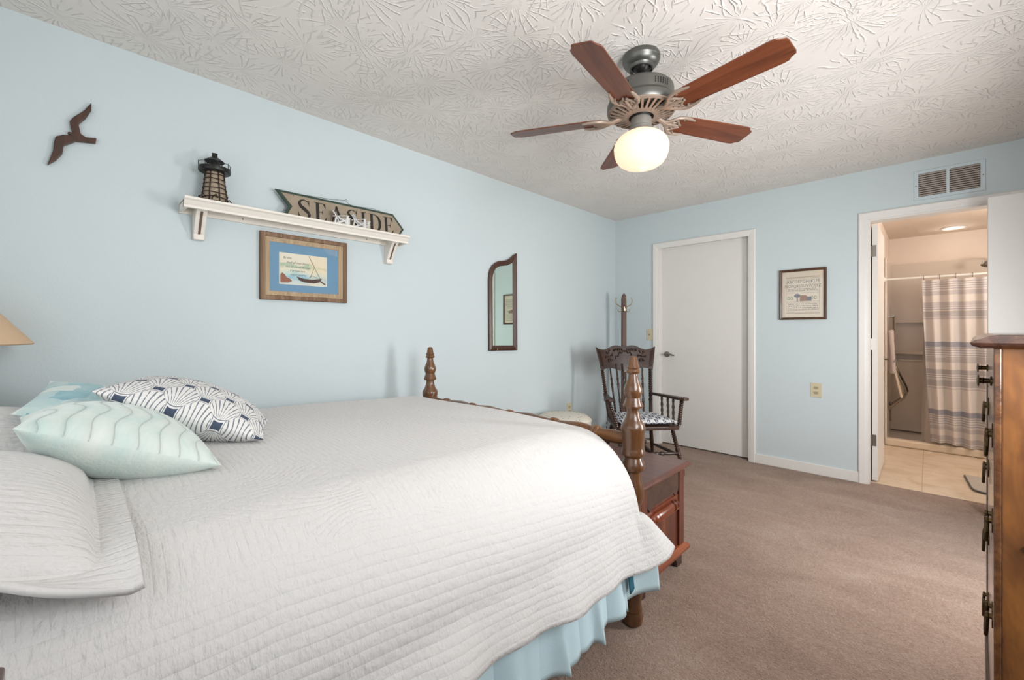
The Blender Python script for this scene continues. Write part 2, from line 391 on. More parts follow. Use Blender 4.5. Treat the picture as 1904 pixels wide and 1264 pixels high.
MAT.update(wall=m_wall(), ceil=m_ceiling(), carpet=m_carpet(), quilt=m_quilt(), sham=m_quilt('white_sham_cloth', 1.25), gp=m_green_pillow(), gpb=m_green_back(), shell=m_shell(),
    aqua=m_aqua(), anchor=m_anchor(), curtain=m_curtain(), tile=m_tile(), glass=m_glass(), globe=m_globe(), dside=m_dresser_side(),
    white=plain('white_trim_paint', '#e6e3de', .4, grain=.03), door=plain('white_door_paint', '#e2dfda', .45, grain=.03, gscale=8),
    shelfw=plain('cream_shelf_paint', '#ebe4da', .45, grain=.04), bathw=plain('peach_bath_paint', '#ebdccf', .6, grain=.04),
    bathceil=plain('bath_ceiling_paint', '#e6d6c6', .7, grain=.06),
    surround=plain('grey_shower_panel', '#d9ccbe', .18, grain=.05, gscale=6), curb=plain('cream_shower_curb', '#e4d2bb', .3, grain=.05),
    pewter=plain('pewter_metal', '#70706c', .38, .85, grain=.1), fitter=plain('satin_grey_metal', '#8d8b85', .5, .4, grain=.06), taupe=plain('taupe_enamel', '#a39182', .45, .35, grain=.25, gscale=60),
    dark=plain('near_black', '#17110d', .6, grain=.2), nickel=plain('brushed_nickel', '#8f8a82', .3, .9), chrome=plain('chrome', '#c9c6c0', .15, 1.0, grain=.03),
    brass=plain('antique_brass', '#5c4a31', .35, .9), hookm=plain('worn_nickel_brass', '#b8a98a', .3, .85),
    ivory=plain('ivory_plastic', '#cfc5a6', .4, grain=.05), ivoryd=plain('ivory_dark', '#b3a684', .45), iron=plain('rusty_dark_iron', '#3a2519', .6, .3, grain=.4, gscale=90),
    blackm=plain('black_tin', '#262523', .4, .4, grain=.2), ldull=plain('cream_beads', '#b8a68f', .5, grain=.5, gscale=120),
    bolt=plain('fasteners', '#77716a', .35, .9),
    vent=plain('pale_blue_grille', '#c9d5da', .45, grain=.03), skirt=plain('light_blue_cotton', '#c6dee5', .85, grain=.05, bump=.0006, gscale=300),
    teal=plain('teal_tape', '#1f6478', .7), linen=plain('tan_lampshade', '#d8b998', .8, grain=.1, gscale=150), pouf=plain('cream_cloth', '#ddd6c8', .8, grain=.05),
    mattress=plain('white_ticking', '#d8d5cf', .8), ink=plain('black_ink', '#26201b', .7, grain=.3), gink=plain('grey_ink', '#6a6a68', .8),
    paper=plain('cream_paper', '#e9e2cf', .8, grain=.05), linenp=plain('sampler_linen', '#ddd0bd', .85, grain=.1, gscale=200),
    bluemat=plain('slate_blue_mount', '#6f98b6', .75, grain=.06, gscale=10), green=plain('dark_green_paint', '#31463b', .6, grain=.3),
    signb=plain('weathered_tan_board', '#a99a85', .75, grain=.35, gscale=14), toy=plain('white_toy_paint', '#ecebe8', .5), toyb=plain('pale_blue_toy_paint', '#aebbd0', .5),
    towel=plain('grey_towel', '#b9a9a2', .95, grain=.1, gscale=200), seatp=plain('beige_shower_seat', '#d9c6ad', .4), steel=plain('polished_steel', '#8d847b', .2, 1.0),
    matg=plain('grey_bath_mat', '#b3aca2', .6, grain=.1), matd=plain('dark_mat_edge', '#5b564f', .6),
    frame1=wood('weathered_frame_wood', '#4b3626', '#7d6049', '#a58c70', 2, 70, .7, 0), frame1b=wood('pale_frame_wood', '#8d745b', '#b09879', '#c8b497', 2, 70, .7, 0),
    oak=wood('dark_walnut_frame', '#27140c', '#44271a', '#5a3a28', 2, 60, .42, .1), frame2=wood('dark_brown_frame', '#2c1c12', '#4e3524', '#6a4a33', 2, 60, .4, .2),
    bird=wood('carved_dark_wood', '#2a160d', '#432517', '#5d3723', 2, 50, .45, .2),
    bedw=wood('honey_brown_maple', '#3f2513', '#613e23', '#815832', 2, 45, .28, .5), bedx=wood('honey_brown_rail', '#43280f', '#6c4322', '#8c5d2c', 0, 45, .28, .5),
    rock=wood('dark_oak_rocker', '#1b0d08', '#331c0e', '#4d2b16', 2, 60, .42, .12), rocky=wood('dark_oak_boards', '#1b0d08', '#351d10', '#4f2d18', 1, 60, .42, .12),
    rack=wood('brown_rack_wood', '#38200f', '#563321', '#6b432b', 2, 60, .5, .05),
    cedar=wood('red_cedar', '#3a1811', '#5e2c1c', '#86472b', 2, 40, .3, .4), cedarx=wood('red_cedar_lid', '#3d1d17', '#572d23', '#6e3f31', 0, 26, .3, .4), cedary=wood('red_cedar_band', '#45190e', '#743319', '#97502b', 1, 40, .3, .4),
    dark_top=wood('dark_dresser_top', '#1c0f0a', '#38211a', '#583a2c', 0, 50, .25, .6), dfront=wood('dresser_front', '#3a2213', '#633d22', '#8a5d36', 0, 50, .2, .7),
    blade=wood('walnut_fan_blade', '#46210f', '#713a20', '#93573a', 0, 30, .4, .15, 1.0, 1.6), night=wood('nightstand_wood', '#2e160d', '#4b2818', '#6a3d25', 0, 50, .3, .5))
g_ = G('mirror_silver'); g_.set('#dfeee4', .02, 1.0); MAT['mirror'] = g_.m
g_ = G('frosted_light_lens'); g_.set('#fff0dc', .4); g_.b.inputs['Emission Color'].default_value = (1, .8, .6, 1); g_.b.inputs['Emission Strength'].default_value = 1.2; MAT['lens'] = g_.m
g_ = G('vinyl_liner'); g_.set('#d8ccc2', .3); g_.b.inputs['Alpha'].default_value = .55; MAT['liner'] = g_.m
g_ = G('window_glass'); MAT['wglass'] = m_glass('clear_window_glass')

# ------------------------------------------------------------ room shell
H = 2.44
struct(MB().box(-.12, 0, -5.07, .12, 0, H), 'wall_left', MAT['wall'])
w = MB()
w.box(0, .51, 0, .12, 0, H); w.box(.51, 1.40, 0, .12, 2.088, H); w.box(1.40, 2.218, 0, .12, 0, H)
w.box(2.218, 3.003, 0, .12, 2.055, H); w.box(3.003, 3.80, 0, .12, 0, H)
struct(w, 'wall_far', MAT['wall'])
w = MB(); YB = -4.95   # head wall with a window opening
w.box(0, .6, YB-.12, YB, 0, H); w.box(2.9, 3.8, YB-.12, YB, 0, H); w.box(.6, 2.9, YB-.12, YB, 0, .85); w.box(.6, 2.9, YB-.12, YB, 2.2, H)
struct(w, 'wall_back', MAT['wall'])
w = MB(); XR = 3.25
w.box(XR, XR+.12, -4.95, -3.75, 0, H); w.box(XR, XR+.12, -2.80, -1.76, 0, H); w.box(XR, XR+.12, -1.34, -1.3, 0, H)
for a_, b_ in ((-3.75, -2.80), (-1.76, -1.34)): w.box(XR, XR+.12, a_, b_, 0, 1.0 if a_ < -2 else .45); w.box(XR, XR+.12, a_, b_, 2.17 if a_ < -2 else 1.65, H)
w.box(XR+.12, 3.8, -1.42, -1.3, 0, H); w.box(3.68, 3.8, -1.3, 0, 0, H)
struct(w, 'wall_right', MAT['wall'])
struct(MB().box(-.12, 3.8, -5.07, .07, -.05, 0), 'floor', MAT['carpet'])
struct(MB().box(-.12, 3.8, -5.07, .12, H, H+.06), 'ceiling', MAT['ceil'])
def window(name, f, a0, a1, b0, b1):
    o = build(MB().rframe(a0, a1, b0, b1, [(0, 0), (0, .07), (.05, .07), (.05, .05), (.07, .05), (.07, 0)], f), name, MAT['white']); o['kind'] = 'structure'
    s = MB(); m = (a0+a1)/2; mb = (b0+b1)/2
    p = [f(m-.02, b0+.05, .02), f(m+.02, b1-.05, .05)]
    s.box(min(p[0][0], p[1][0]), max(p[0][0], p[1][0]), min(p[0][1], p[1][1]), max(p[0][1], p[1][1]), p[0][2], p[1][2])
    build(s, 'window_mullion', MAT['white'], o)
    g = [f(a0+.06, b0+.06, .03), f(a1-.06, b1-.06, .034)]
    build(MB().box(min(g[0][0], g[1][0]), max(g[0][0], g[1][0]), min(g[0][1], g[1][1]), max(g[0][1], g[1][1]), g[0][2], g[1][2]), 'window_pane', MAT['wglass'], o)
window('window_1', lambda a, b, h: (a, YB-.09+h, b), .6, 2.9, .85, 2.2)
window('window_side_added', lambda a, b, h: (XR+.09-h, a, b), -3.75, -2.80, 1.0, 2.17)  # unseen window, added where the side key light is wanted
window('window_far_added', lambda a, b, h: (XR+.09-h, a, b), -1.76, -1.34, .45, 1.65)  # unseen window, added to light the far end of the room
# baseboards
b = MB(); b.box(0, .456, -.013, 0, 0, .083); b.box(1.437, 2.163, -.013, 0, 0, .083); b.box(3.07, 3.68, -.013, 0, 0, .083)
struct(b, 'baseboard_far', MAT['white'], bevel=.003)
struct(MB().box(0, .013, -4.95, -.013, 0, .083), 'baseboard_left', MAT['white'], bevel=.003)
# door casings
def casing(name, x0, x1, ztop, w_, jx0, jx1, jz):
    m = MB()
    prof = [(0, 0), (0, .012), (.008, .018), (w_-.02, .014), (w_-.01, .01), (w_, .008), (w_, 0)]
    n = len(prof); vs = []
    for cx, cz, sx, sz in ((x0, 0, 1, 0), (x0, ztop, 1, -1), (x1, ztop, -1, -1), (x1, 0, -1, 0)):
        vs += [(cx+sx*i, -h, cz+sz*i) for i, h in prof]
    m.add(vs, [(c*n+k, c*n+(k+1) % n, (c+1)*n+(k+1) % n, (c+1)*n+k) for c in range(3) for k in range(n)]+[tuple(range(n)), tuple(range(3*n, 4*n))])
    # jamb lining
    m.box(jx0-.012, jx0, 0, .12, 0, jz+.012); m.box(jx1, jx1+.012, 0, .12, 0, jz+.012); m.box(jx0, jx1, 0, .12, jz, jz+.012)
    return struct(m, name, MAT['white'])
casing('trim_1', .456, 1.437, 2.115, .058, .522, 1.388, 2.076)
casing('trim_2', 2.163, 3.058, 2.110, .058, 2.231, 2.990, 2.040)
m = MB()                                   # door stops of the closet door
m.box(.522, .534, .036, .05, 0, 2.076); m.box(1.376, 1.388, .036, .05, 0, 2.076); m.box(.534, 1.376, .036, .05, 2.064, 2.076)
struct(m, 'trim_3', MAT['white'])
d1 = struct(MB().box(.525, 1.385, .052, .087, .014, 2.072), 'door_1', MAT['door'], bevel=.002)
def lever(parent, x, y, z, s=1, name='door_handle'):
    m = MB(); m.turn((x, y, z), (x, y-.012, z), [(0, .030), (.5, .030), (1, .022)], 20); m.turn((x, y-.01, z), (x, y-.05, z), [(0, .011), (1, .011)], 12)
    m.tube([(x-.008*s, y-.05, z), (x+.02*s, y-.054, z+.005), (x+.055*s, y-.055, z+.004), (x+.085*s, y-.052, z-.006), (x+.1*s, y-.05, z-.006)], [.011, .011, .009, .008, .006], 10)
    return build(m, name, MAT['nickel'], parent)
lever(d1, .585, .052, .945)
# closet behind the door
w = MB(); w.box(.39, .51, .12, .72, 0, H); w.box(1.40, 1.52, .12, .72, 0, H); w.box(.39, 1.52, .72, .78, 0, H); w.box(.39, 1.52, .07, .78, -.05, 0); w.box(.39, 1.52, .12, .78, H, H+.05)
struct(w, 'wall_closet', MAT['bathw'])
# bathroom door: hinged on the left jamb, swung into the bathroom
d2 = struct(MB().box(2.237, 2.272, .10, .80, .012, 2.032), 'door_2', MAT['door'], bevel=.002)
for z, ml in ((1.822, 'nickel'), (1.085, 'white'), (.327, 'nickel')):
    h = MB(); h.box(2.240, 2.264, .097, .101, z-.045, z+.045); h.tube([(2.235, .096, z-.045), (2.235, .096, z+.045)], .006, 10)
    build(h, 'hinge', MAT[ml], d2)
# bedroom door standing open, nearly flat against the far wall
d3 = struct(MB().box(2.828, 3.60, -.270, -.235, .012, 2.035), 'door_3', MAT['door'], bevel=.002)
lever(d3, 2.90, -.270, .95, 1)
# bathroom shell
BY = 2.42; BZ = 2.27
w = MB(); w.box(2.10, 2.225, .12, BY+.1, -.05, BZ); struct(w, 'wall_bathroom_left', MAT['bathw'])
struct(MB().box(2.10, 4.1, BY, BY+.1, -.05, BZ), 'wall_bathroom_back', MAT['bathw'])
struct(MB().box(4.0, 4.1, .12, BY, -.05, BZ), 'wall_bathroom_right', MAT['bathw'])
struct(MB().box(2.10, 4.1, .12, BY+.1, BZ, BZ+.05), 'ceiling_bathroom', MAT['bathceil'])
struct(MB().box(2.225, 4.0, .07, BY, -.05, -.001), 'floor_bathroom', MAT['tile'])
struct(MB().box(2.225, 4.0, .12, .135, BZ, H), 'trim_4', MAT['bathw'])

# ------------------------------------------------------------ shower stall and bathroom things
t = thing('shower_stall', 'taupe moulded shower surround with recessed shelves behind the striped curtain', 'shower', (2.9, 2.0, 0))
m = MB(); m.box(2.228, 2.245, 1.62, BY-.012, .0, 1.955); build(m, 'side_panel', MAT['surround'], t, bevel=.004)
m = MB(); y0, y1 = BY-.075, BY-.004                         # back panel built round the recessed shelves
m.box(2.245, 2.285, y0, y1, .05, 1.955); m.box(2.60, 3.75, y0, y1, .05, 1.955); m.box(2.285, 2.60, y0, y1, 1.285, 1.955); m.box(2.285, 2.60, y0, y1, .05, .855)
m.box(2.285, 2.60, y1-.008, y1, .855, 1.285); build(m, 'back_panel', MAT['surround'], t)
for z0, z1 in ((.925, .955), (.85, .862)): build(MB().box(2.285, 2.60, y0-.012, y1-.01, z0, z1), 'shelf', MAT['surround'], t, bevel=.003)
m = MB(); m.box(2.228, 3.75, 1.62, BY-.076, .0, .035); build(m, 'shower_pan', MAT['surround'], t)
m = MB(); m.box(2.228, 3.75, 1.60, 1.685, 0, .075); build(m, 'curb', MAT['curb'], t, bevel=.015, label='cream shower curb')
am = build(MB().tube([(2.985, 2.0, 1.90), (3.0, 2.04, 1.93), (3.02, 2.2, 1.93), (3.02, 2.344, 1.90)], .009, 10), 'shower_arm', MAT['nickel'], t)
build(MB().turn((2.985, 2.0, 1.90), (2.957, 1.98, 1.835), [(0, .01), (.5, .014), (.55, .03), (1, .034)], 16), 'spray_head', MAT['nickel'], am, label='dark metal spray head')
t = thing('shower_curtain_rod', 'white metal rod holding up the striped shower curtain', 'rod', (3.0, 1.60, 1.72))
build(MB().tube([(2.226, 1.60, 1.725), (3.99, 1.60, 1.725)], .011, 12), 'rod_tube', MAT['white'], t)
build(MB().turn((2.226, 1.60, 1.725), (2.245, 1.60, 1.725), [(0, .028), (1, .018)], 16), 'flange', MAT['white'], t)
t = thing('shower_curtain', 'white cloth shower curtain with grey and blue horizontal stripes', 'curtain', (2.95, 1.60, .09))
cx0, cx1 = 2.512, 3.45
def cfold(u, v):
    x = cx0+(cx1-cx0)*u + .062*(v**1.3)*(1-u)**2
    a = (.022+.012*v)
    y = 1.598+a*sin(u*2*pi*8.3+.6)+.010*sin(u*2*pi*3.1+v*2)-.012*v
    z = 1.700-1.605*v - .008*abs(sin(u*pi*8))*(1-v)**4 + .012*sin(u*14)*v**6
    return (x, y, z)
build(MB().grid(150, 40, cfold, True, lambda u, v: (u, v)), 'curtain_panel', MAT['curtain'], t)
for k in range(9):
    u = .012+k*.118; p = cfold(u, 0)
    build(MB().tube([(p[0], 1.60+.021*cos(a), 1.720+.022*sin(a)) for a in [2*pi*i/14 for i in range(14)]], .0022, 6, True), 'curtain_ring', MAT['steel'], t)
build(MB().grid(40, 10, lambda u, v: (2.525+.4*u-.02*v*(1-u), 1.70+.018*sin(u*24)+.01*v, 1.69-1.645*v), True), 'shower_liner', MAT['liner'], t, label='sheer vinyl liner behind the striped cloth')
# fold-up shower seat on the left shower wall
t = thing('folding_shower_seat', 'folded beige shower seat with steel tube frame on the shower side wall', 'shower seat', (2.25, 1.9, .3))
build(MB().bar((2.300, 1.80, .81), (2.36, 1.80, .50), .018, .30, (0, 1, 0)), 'seat_board', MAT['seatp'], t, bevel=.004)
for dy in (-.14, .14):
    build(MB().tube([(2.275, 1.86+dy, .86), (2.30, 1.86+dy, .80), (2.38, 1.86+dy, .60), (2.395, 1.86+dy, .54), (2.37, 1.86+dy, .49), (2.275, 1.86+dy, .39), (2.255, 1.86+dy, .39)], .010, 10), 'frame_tube', MAT['steel'], t)
build(MB().tube([(2.262, 1.86, .42), (2.262, 1.86, .22)], .009, 10).box(2.245, 2.275, 1.72, 2.02, .36, .40), 'wall_bracket', MAT['steel'], t)
# slide rail with hand shower bracket
t = thing('shower_slide_rail', 'slim chrome slide rail with brackets beside the shower shelves', 'rail', (2.27, 2.2, .9))
build(MB().tube([(2.272, 2.22, 1.36), (2.272, 2.22, .78)], .009, 10), 'rail_tube', MAT['chrome'], t)
for z in (1.36, 1.08, .92, .78): build(MB().box(2.244, 2.285, 2.205, 2.235, z-.012, z+.012), 'rail_bracket', MAT['steel'], t, bevel=.003)
# towel on a hook behind the bathroom door
t = thing('hand_towel', 'greyish folded towel hanging from a bar just past the bathroom door', 'towel', (2.27, 1.3, .8))
build(MB().grid(16, 20, lambda u, v: (2.29+.012*sin(u*9+v)+.018*(v), 1.16+.20*u, 1.20-.42*v), True), 'towel_cloth', MAT['towel'], t, solid=.02)
t2 = thing('towel_bar', 'short metal towel bar on the bathroom wall below the grey towel', 'towel bar', (2.25, 1.3, .9))
build(MB().tube([(2.226, 1.40, .905), (2.33, 1.40, .905)], .008, 10), 'bar_post', MAT['nickel'], t2)
build(MB().tube([(2.33, 1.13, .905), (2.33, 1.43, .905)], .008, 10), 'bar_tube', MAT['nickel'], t2)
# recessed ceiling light
t = thing('recessed_ceiling_light', 'round recessed light in the bathroom ceiling', 'ceiling light', (2.745, 2.10, BZ))
build(MB().lathe([(.095, 0), (.098, -.006), (.085, -.012), (.07, -.004), (.07, 0)], (2.745, 2.10, BZ)), 'trim_ring', MAT['white'], t)
build(MB().lathe([(.07, -.001), (.07, -.004), (.04, -.012), (.002, -.015)], (2.745, 2.10, BZ)), 'lens', MAT['lens'], t)
bulb('recessed_bulb', (2.745, 2.10, BZ-.12), .4, (1.0, .90, .80), .04)
# bath mat
m = MB(); pol = [(2.765, .786), (2.787, .40), (2.80, .352), (2.83, .325), (2.96, .285), (3.15, .285), (3.15, .786)]
t = thing('bath_mat', 'thin grey mat with a dark rim lying on the bathroom tile', 'mat', (2.95, .53, 0))
build(m.prism(pol, lambda a, b: (a, b, .0), lambda a, b: (a, b, .012)), 'mat_rim', MAT['matd'], t)
c = (2.96, .53); build(MB().prism([(c[0]+(a-c[0])*.97, c[1]+(b_-c[1])*.97) for a, b_ in pol], lambda a, b: (a, b, .0122), lambda a, b: (a, b, .016)), 'mat_top', MAT['matg'], t)

# ------------------------------------------------------------ vent, switch, outlets
t = thing('air_vent', 'pale blue two-panel air return grille above the bathroom doorway', 'vent', (2.66, 0, 2.14))
f_ = lambda a, b, h: (a, -h, b)
m = MB(); m.rframe(2.48, 2.836, 2.142, 2.357, [(0, 0), (.003, .008), (.024, .008), (.026, 0)], f_); m.box(2.648, 2.664, -.008, 0, 2.166, 2.333)
build(m, 'vent_frame', MAT['vent'], t)
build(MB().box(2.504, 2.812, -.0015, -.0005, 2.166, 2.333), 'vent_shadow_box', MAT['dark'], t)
for a, b_ in ((2.505, 2.648), (2.664, 2.811)):
    m = MB()
    for k in range(11): z = 2.174+k*.0150; m.add([(a, -.0015, z-.003), (b_, -.0015, z-.003), (b_, -.0075, z+.0045), (a, -.0075, z+.0045), (a, -.001, z-.002), (b_, -.001, z-.002), (b_, -.007, z+.0055), (a, -.007, z+.0055)], [(0, 1, 2, 3), (7, 6, 5, 4), (3, 2, 6, 7), (0, 4, 5, 1)])
    build(m, 'louvre_panel', plain('louvre', '#b3a79c', .6) if 'louvre' not in MAT else MAT['louvre'], t)
for x in (2.492, 2.824): build(MB().turn((x, -.008, 2.25), (x, -.010, 2.25), [(0, .004), (1, .003)], 8), 'screw', MAT['bolt'], t)
def plate(t, f, slots):
    m = MB(); m.prism([(-.036, -.060), (.036, -.060), (.036, .060), (-.036, .060)], lambda a, b: f(a, b, .0), lambda a, b: f(a*.94, b*.965, .006)); build(m, 'cover_plate', MAT['ivory'], t)
    if slots:
        for zc in (-.021, .021):
            r = build(MB().prism([(.017*cos(a)*1.0, zc+.0145*max(-.8, min(.8, sin(a)*1.1))) for a in [2*pi*i/20 for i in range(20)]], lambda a, b: f(a, b, .006), lambda a, b: f(a, b, .008)), 'receptacle', MAT['ivoryd'], t)
            for dx, h in ((-.006, .0045), (.006, .004)): build(MB().prism([(dx-.0012, zc+.001-h), (dx+.0012, zc+.001-h), (dx+.0012, zc+.001+h), (dx-.0012, zc+.001+h)], lambda a, b: f(a, b, .008), lambda a, b: f(a, b, .0083)), 'slot', MAT['dark'], r)
            build(MB().prism([(.0022*cos(a), zc-.008+.0022*sin(a)) for a in [2*pi*i/8 for i in range(8)]], lambda a, b: f(a, b, .008), lambda a, b: f(a, b, .0083)), 'ground_hole', MAT['dark'], r)
    else:
        tg = MB(); P = [f(-.005, -.011, .006), f(.005, -.011, .006), f(.005, .011, .006), f(-.005, .011, .006), f(-.0035, -.001, .018), f(.0035, -.001, .018), f(.0035, .009, .016), f(-.0035, .009, .016)]
        build(tg.add(P, [(0, 1, 5, 4), (1, 2, 6, 5), (2, 3, 7, 6), (3, 0, 4, 7), (4, 5, 6, 7)]), 'toggle', MAT['ivoryd'], t)
        for z in (-.03, .03): build(MB().prism([(.003*cos(a), z+.003*sin(a)) for a in [2*pi*i/8 for i in range(8)]], lambda a, b: f(a, b, .006), lambda a, b: f(a, b, .007)), 'screw', MAT['ivoryd'], t)
t = thing('wall_outlet', 'ivory electrical outlet below the framed sampler on the far wall', 'outlet', (1.888, 0, .635)); plate(t, lambda a, b, h: (1.888+a*1.1, -h, .697+b), True)
t = thing('light_switch', 'ivory toggle light switch at the left of the closet door', 'switch', (.424, 0, 1.09)); plate(t, lambda a, b, h: (.421+a*.95, -h, 1.151+b), False)
t = thing('wall_outlet', 'ivory electrical outlet low on the left wall above the cream pouf', 'outlet', (0, -.875, .36)); plate(t, lambda a, b, h: (h, -.875+a, .415+b), True)

# ------------------------------------------------------------ pictures and mirror
t = thing('framed_sampler', 'square dark brown framed sampler picture hanging between the two doorways', 'picture', (1.795, 0, 1.285))
build(MB().rframe(1.627, 1.962, 1.286, 1.715, [(0, 0), (0, .02), (.006, .024), (.018, .018), (.02, .012), (.02, 0)], f_), 'frame', MAT['frame2'], t)
build(MB().box(1.645, 1.944, -.006, -.002, 1.304, 1.697), 'backing_sheet', MAT['linenp'], t)
F2 = lambda a, b: (1.668+a*.255, -.0064, 1.330+b*.326)          # unit square -> stitched area
m = MB(); m2 = MB(); m3 = MB()
def quad(mb, a0, a1, b0, b1, F=F2): mb.add([F(a0, b0), F(a1, b0), F(a1, b1), F(a0, b1)], [(0, 1, 2, 3)])
for b_ in (.06, .10, .30, .335, .56, .60, .90, .935): quad(m, .05, .95, b_, b_+.004)
quad(m, .045, .05, .10, .90); quad(m, .95, .955, .10, .90)
OC = plain('ochre_thread', '#97805f', .9); SG_ = plain('sage_thread', '#8b9a7c', .9); SL_ = plain('slate_thread', '#77757d', .9)
for b_ in (.02, .955):
    m2 = MB()
    for k in range(26): m2.add([F2(.02+k*.037, b_), F2(.04+k*.037, b_+.035), F2(.05+k*.037, b_+.005)], [(0, 1, 2)])
    build(m2, 'stitched_border', OC, t)
text_mb(m, 'ABCDEFGHIJKLM', .037, lambda x, y: (F2(.5, 0)[0]+x*.83, -.0064, F2(0, .815)[2]+y))
text_mb(m, 'NOPQRSTUVWXYZ', .037, lambda x, y: (F2(.5, 0)[0]+x*.78, -.0064, F2(0, .70)[2]+y))
random.seed(3)
for b_ in (.655, .62, .26, .215, .165, .12):
    a = .09
    while a < .9:
        w_ = random.uniform(.03, .09); k = a
        while k < min(a+w_, .92): quad(m, k, k+.012, b_, b_+random.uniform(.012, .024)); k += .017
        a += w_+.025
for a in (.10, .19, .76, .85):
    ring = [2*pi*i/16 for i in range(16)]
    build(MB().add([F2(a+.035*cos(q), .43+.045*sin(q)) for q in ring]+[F2(a+.02*cos(q), .43+.027*sin(q)) for q in ring], [(i, (i+1) % 16, 16+(i+1) % 16, 16+i) for i in range(16)]), 'stitched_wreath', SG_, t)
build(m, 'stitched_lettering', MAT['gink'], t)
m = MB(); quad(m, .42, .62, .345, .46); m.add([F2(.40, .46), F2(.64, .46), F2(.58, .50), F2(.46, .50)], [(0, 1, 2, 3)]); build(m, 'stitched_house', plain('brown_thread', '#9b7660', .9), t)
m = MB(); quad(m, .62, .74, .345, .42); m.add([F2(.61, .42), F2(.76, .42), F2(.72, .455), F2(.62, .455)], [(0, 1, 2, 3)]); build(m, 'stitched_barn', SL_, t); m = MB(); m.add([F2(.35+.09*cos(q)+.012*sin(5*q), .49+.05*sin(q)) for q in [2*pi*i/20 for i in range(20)]], [tuple(range(20))]); quad(m, .335, .365, .34, .45); build(m, 'stitched_tree', SL_, t)
build(MB().box(1.646, 1.943, -.0105, -.0095, 1.305, 1.696), 'glass_pane', MAT['glass'], t)

t = thing('framed_boat_print', 'rustic wood framed blue-matted boat print hanging under the white shelf', 'picture', (0, -3.385, 1.36))
fx = lambda a, b, h: (h, a, b)
Y0, Y1, Z0, Z1 = -3.620, -3.148, 1.360, 1.724
build(MB().rframe(Y0, Y1, Z0, Z1, [(0, 0), (0, .022), (.004, .026), (.022, .024), (.024, .020), (.024, 0)], fx), 'frame', MAT['frame1'], t)
build(MB().rframe(Y0+.0245, Y1-.0245, Z0+.0245, Z1-.0245, [(0, 0), (0, .019), (.024, .010), (.024, 0)], fx), 'inner_frame', MAT['frame1b'], t, label='paler inner moulding')
build(MB().box(.002, .006, Y0+.03, Y1-.03, Z0+.03, Z1-.03), 'mount_board', MAT['bluemat'], t)
A0, A1, B0, B1 = -3.520, -3.268, 1.453, 1.620
def m_art():
    g = G('watercolour_print'); uv = g.tc('UV'); x, y, z = g.sep(uv); n = g.noise(uv, 3.5, 3, .6, .5)
    yy = g.m_('ADD', y, g.m_('MULTIPLY', g.m_('SUBTRACT', n, .5), .45))
    sky = g.ramp(yy, [(.08, '#cfd8d2'), (.22, '#9cc4cf'), (.34, '#c9dbd4'), (.5, '#e9e1c8'), (.62, '#a9c2a6'), (.7, '#e6dfc9'), (.9, '#e9e2cf')])
    warm = g.m_('MULTIPLY', g.m_('GREATER_THAN', x, .6), g.noise(uv, 2.5, 2))
    return g.set(g.mix(g.m_('MULTIPLY', warm, .8), sky, '#eed9b4'), .8, 0, .2)
F1 = lambda a, b: (.0067, A0+a*(A1-A0), B0+b*(B1-B0))
build(MB().box(.0055, .0062, A0-.004, A1+.004, B0-.004, B1+.004), 'print_edge', MAT['paper'], t)
build(MB().add([F1(0, 0), F1(1, 0), F1(1, 1), F1(0, 1)], [(0, 1, 2, 3)], False, None, [(0, 0), (1, 0), (1, 1), (0, 1)]), 'print_sheet', m_art(), t)
F1b = lambda a, b: (.0071, A0+a*(A1-A0), B0+b*(B1-B0))
m = MB()
m.add([F1b(*p) for p in [(.34, .27), (.50, .21), (.70, .20), (.90, .26), (.86, .13), (.72, .07), (.52, .08), (.40, .14)]], [(0, 1, 2, 3, 4, 5, 6, 7)])
build(m, 'painted_boat', plain('umber_boat_paint', '#5c4238', .8, grain=.4, gscale=200), t)
m = MB()
def stroke(mb, p, q, w_, F=F1b, lift=.0002):
    dx, dy = q[0]-p[0], (q[1]-p[1])*.66; L_ = math.hypot(dx, dy); nx, ny = -dy/L_*w_/2, dx/L_*w_/2/.66
    mb.add([(F(a, b)[0]+lift, F(a, b)[1], F(a, b)[2]) for a, b in ((p[0]-nx, p[1]-ny), (q[0]-nx, q[1]-ny), (q[0]+nx, q[1]+ny), (p[0]+nx, p[1]+ny))], [(0, 1, 2, 3)])
stroke(m, (.61, .99), (.86, .24), .010); stroke(m, (.73, .62), (.64, .26), .008); stroke(m, (.62, .26), (.67, .33), .006); stroke(m, (.67, .33), (.82, .26), .006); stroke(m, (.80, .22), (.98, .05), .03)
build(m, 'painted_mast_and_oar', plain('brown_line_paint', '#6a5145', .8), t)
m = MB()
for tx, a, b_, s_ in (('By this', .06, .83, .019), ('shall all men know', .13, .68, .019), ('that ye are my disciples', .11, .55, .0165), ('if ye have love', .20, .42, .0165), ('one to another', .21, .29, .0165)):
    o_ = F1b(a, b_); text_mb(m, tx, s_, lambda x, y, o_=o_: (o_[0], o_[1]+x, o_[2]+y), .35, 'LEFT', squeeze=.85)
build(m, 'handwritten_verse', MAT['gink'], t)
m = MB(); m.add([F1b(a, b_) for a, b_ in [(.01, .03), (.01, .30), (.05, .36), (.10, .30), (.13, .22), (.2, .18), (.25, .10), (.18, .04)]], [tuple(range(8))]); build(m, 'painted_rocks', plain('rust_rock_paint', '#b0735a', .8, grain=.5, gscale=150), t)
build(MB().box(.0085, .0092, Y0+.045, Y1-.045, Z0+.045, Z1-.045), 'glass_pane', MAT['glass'], t)

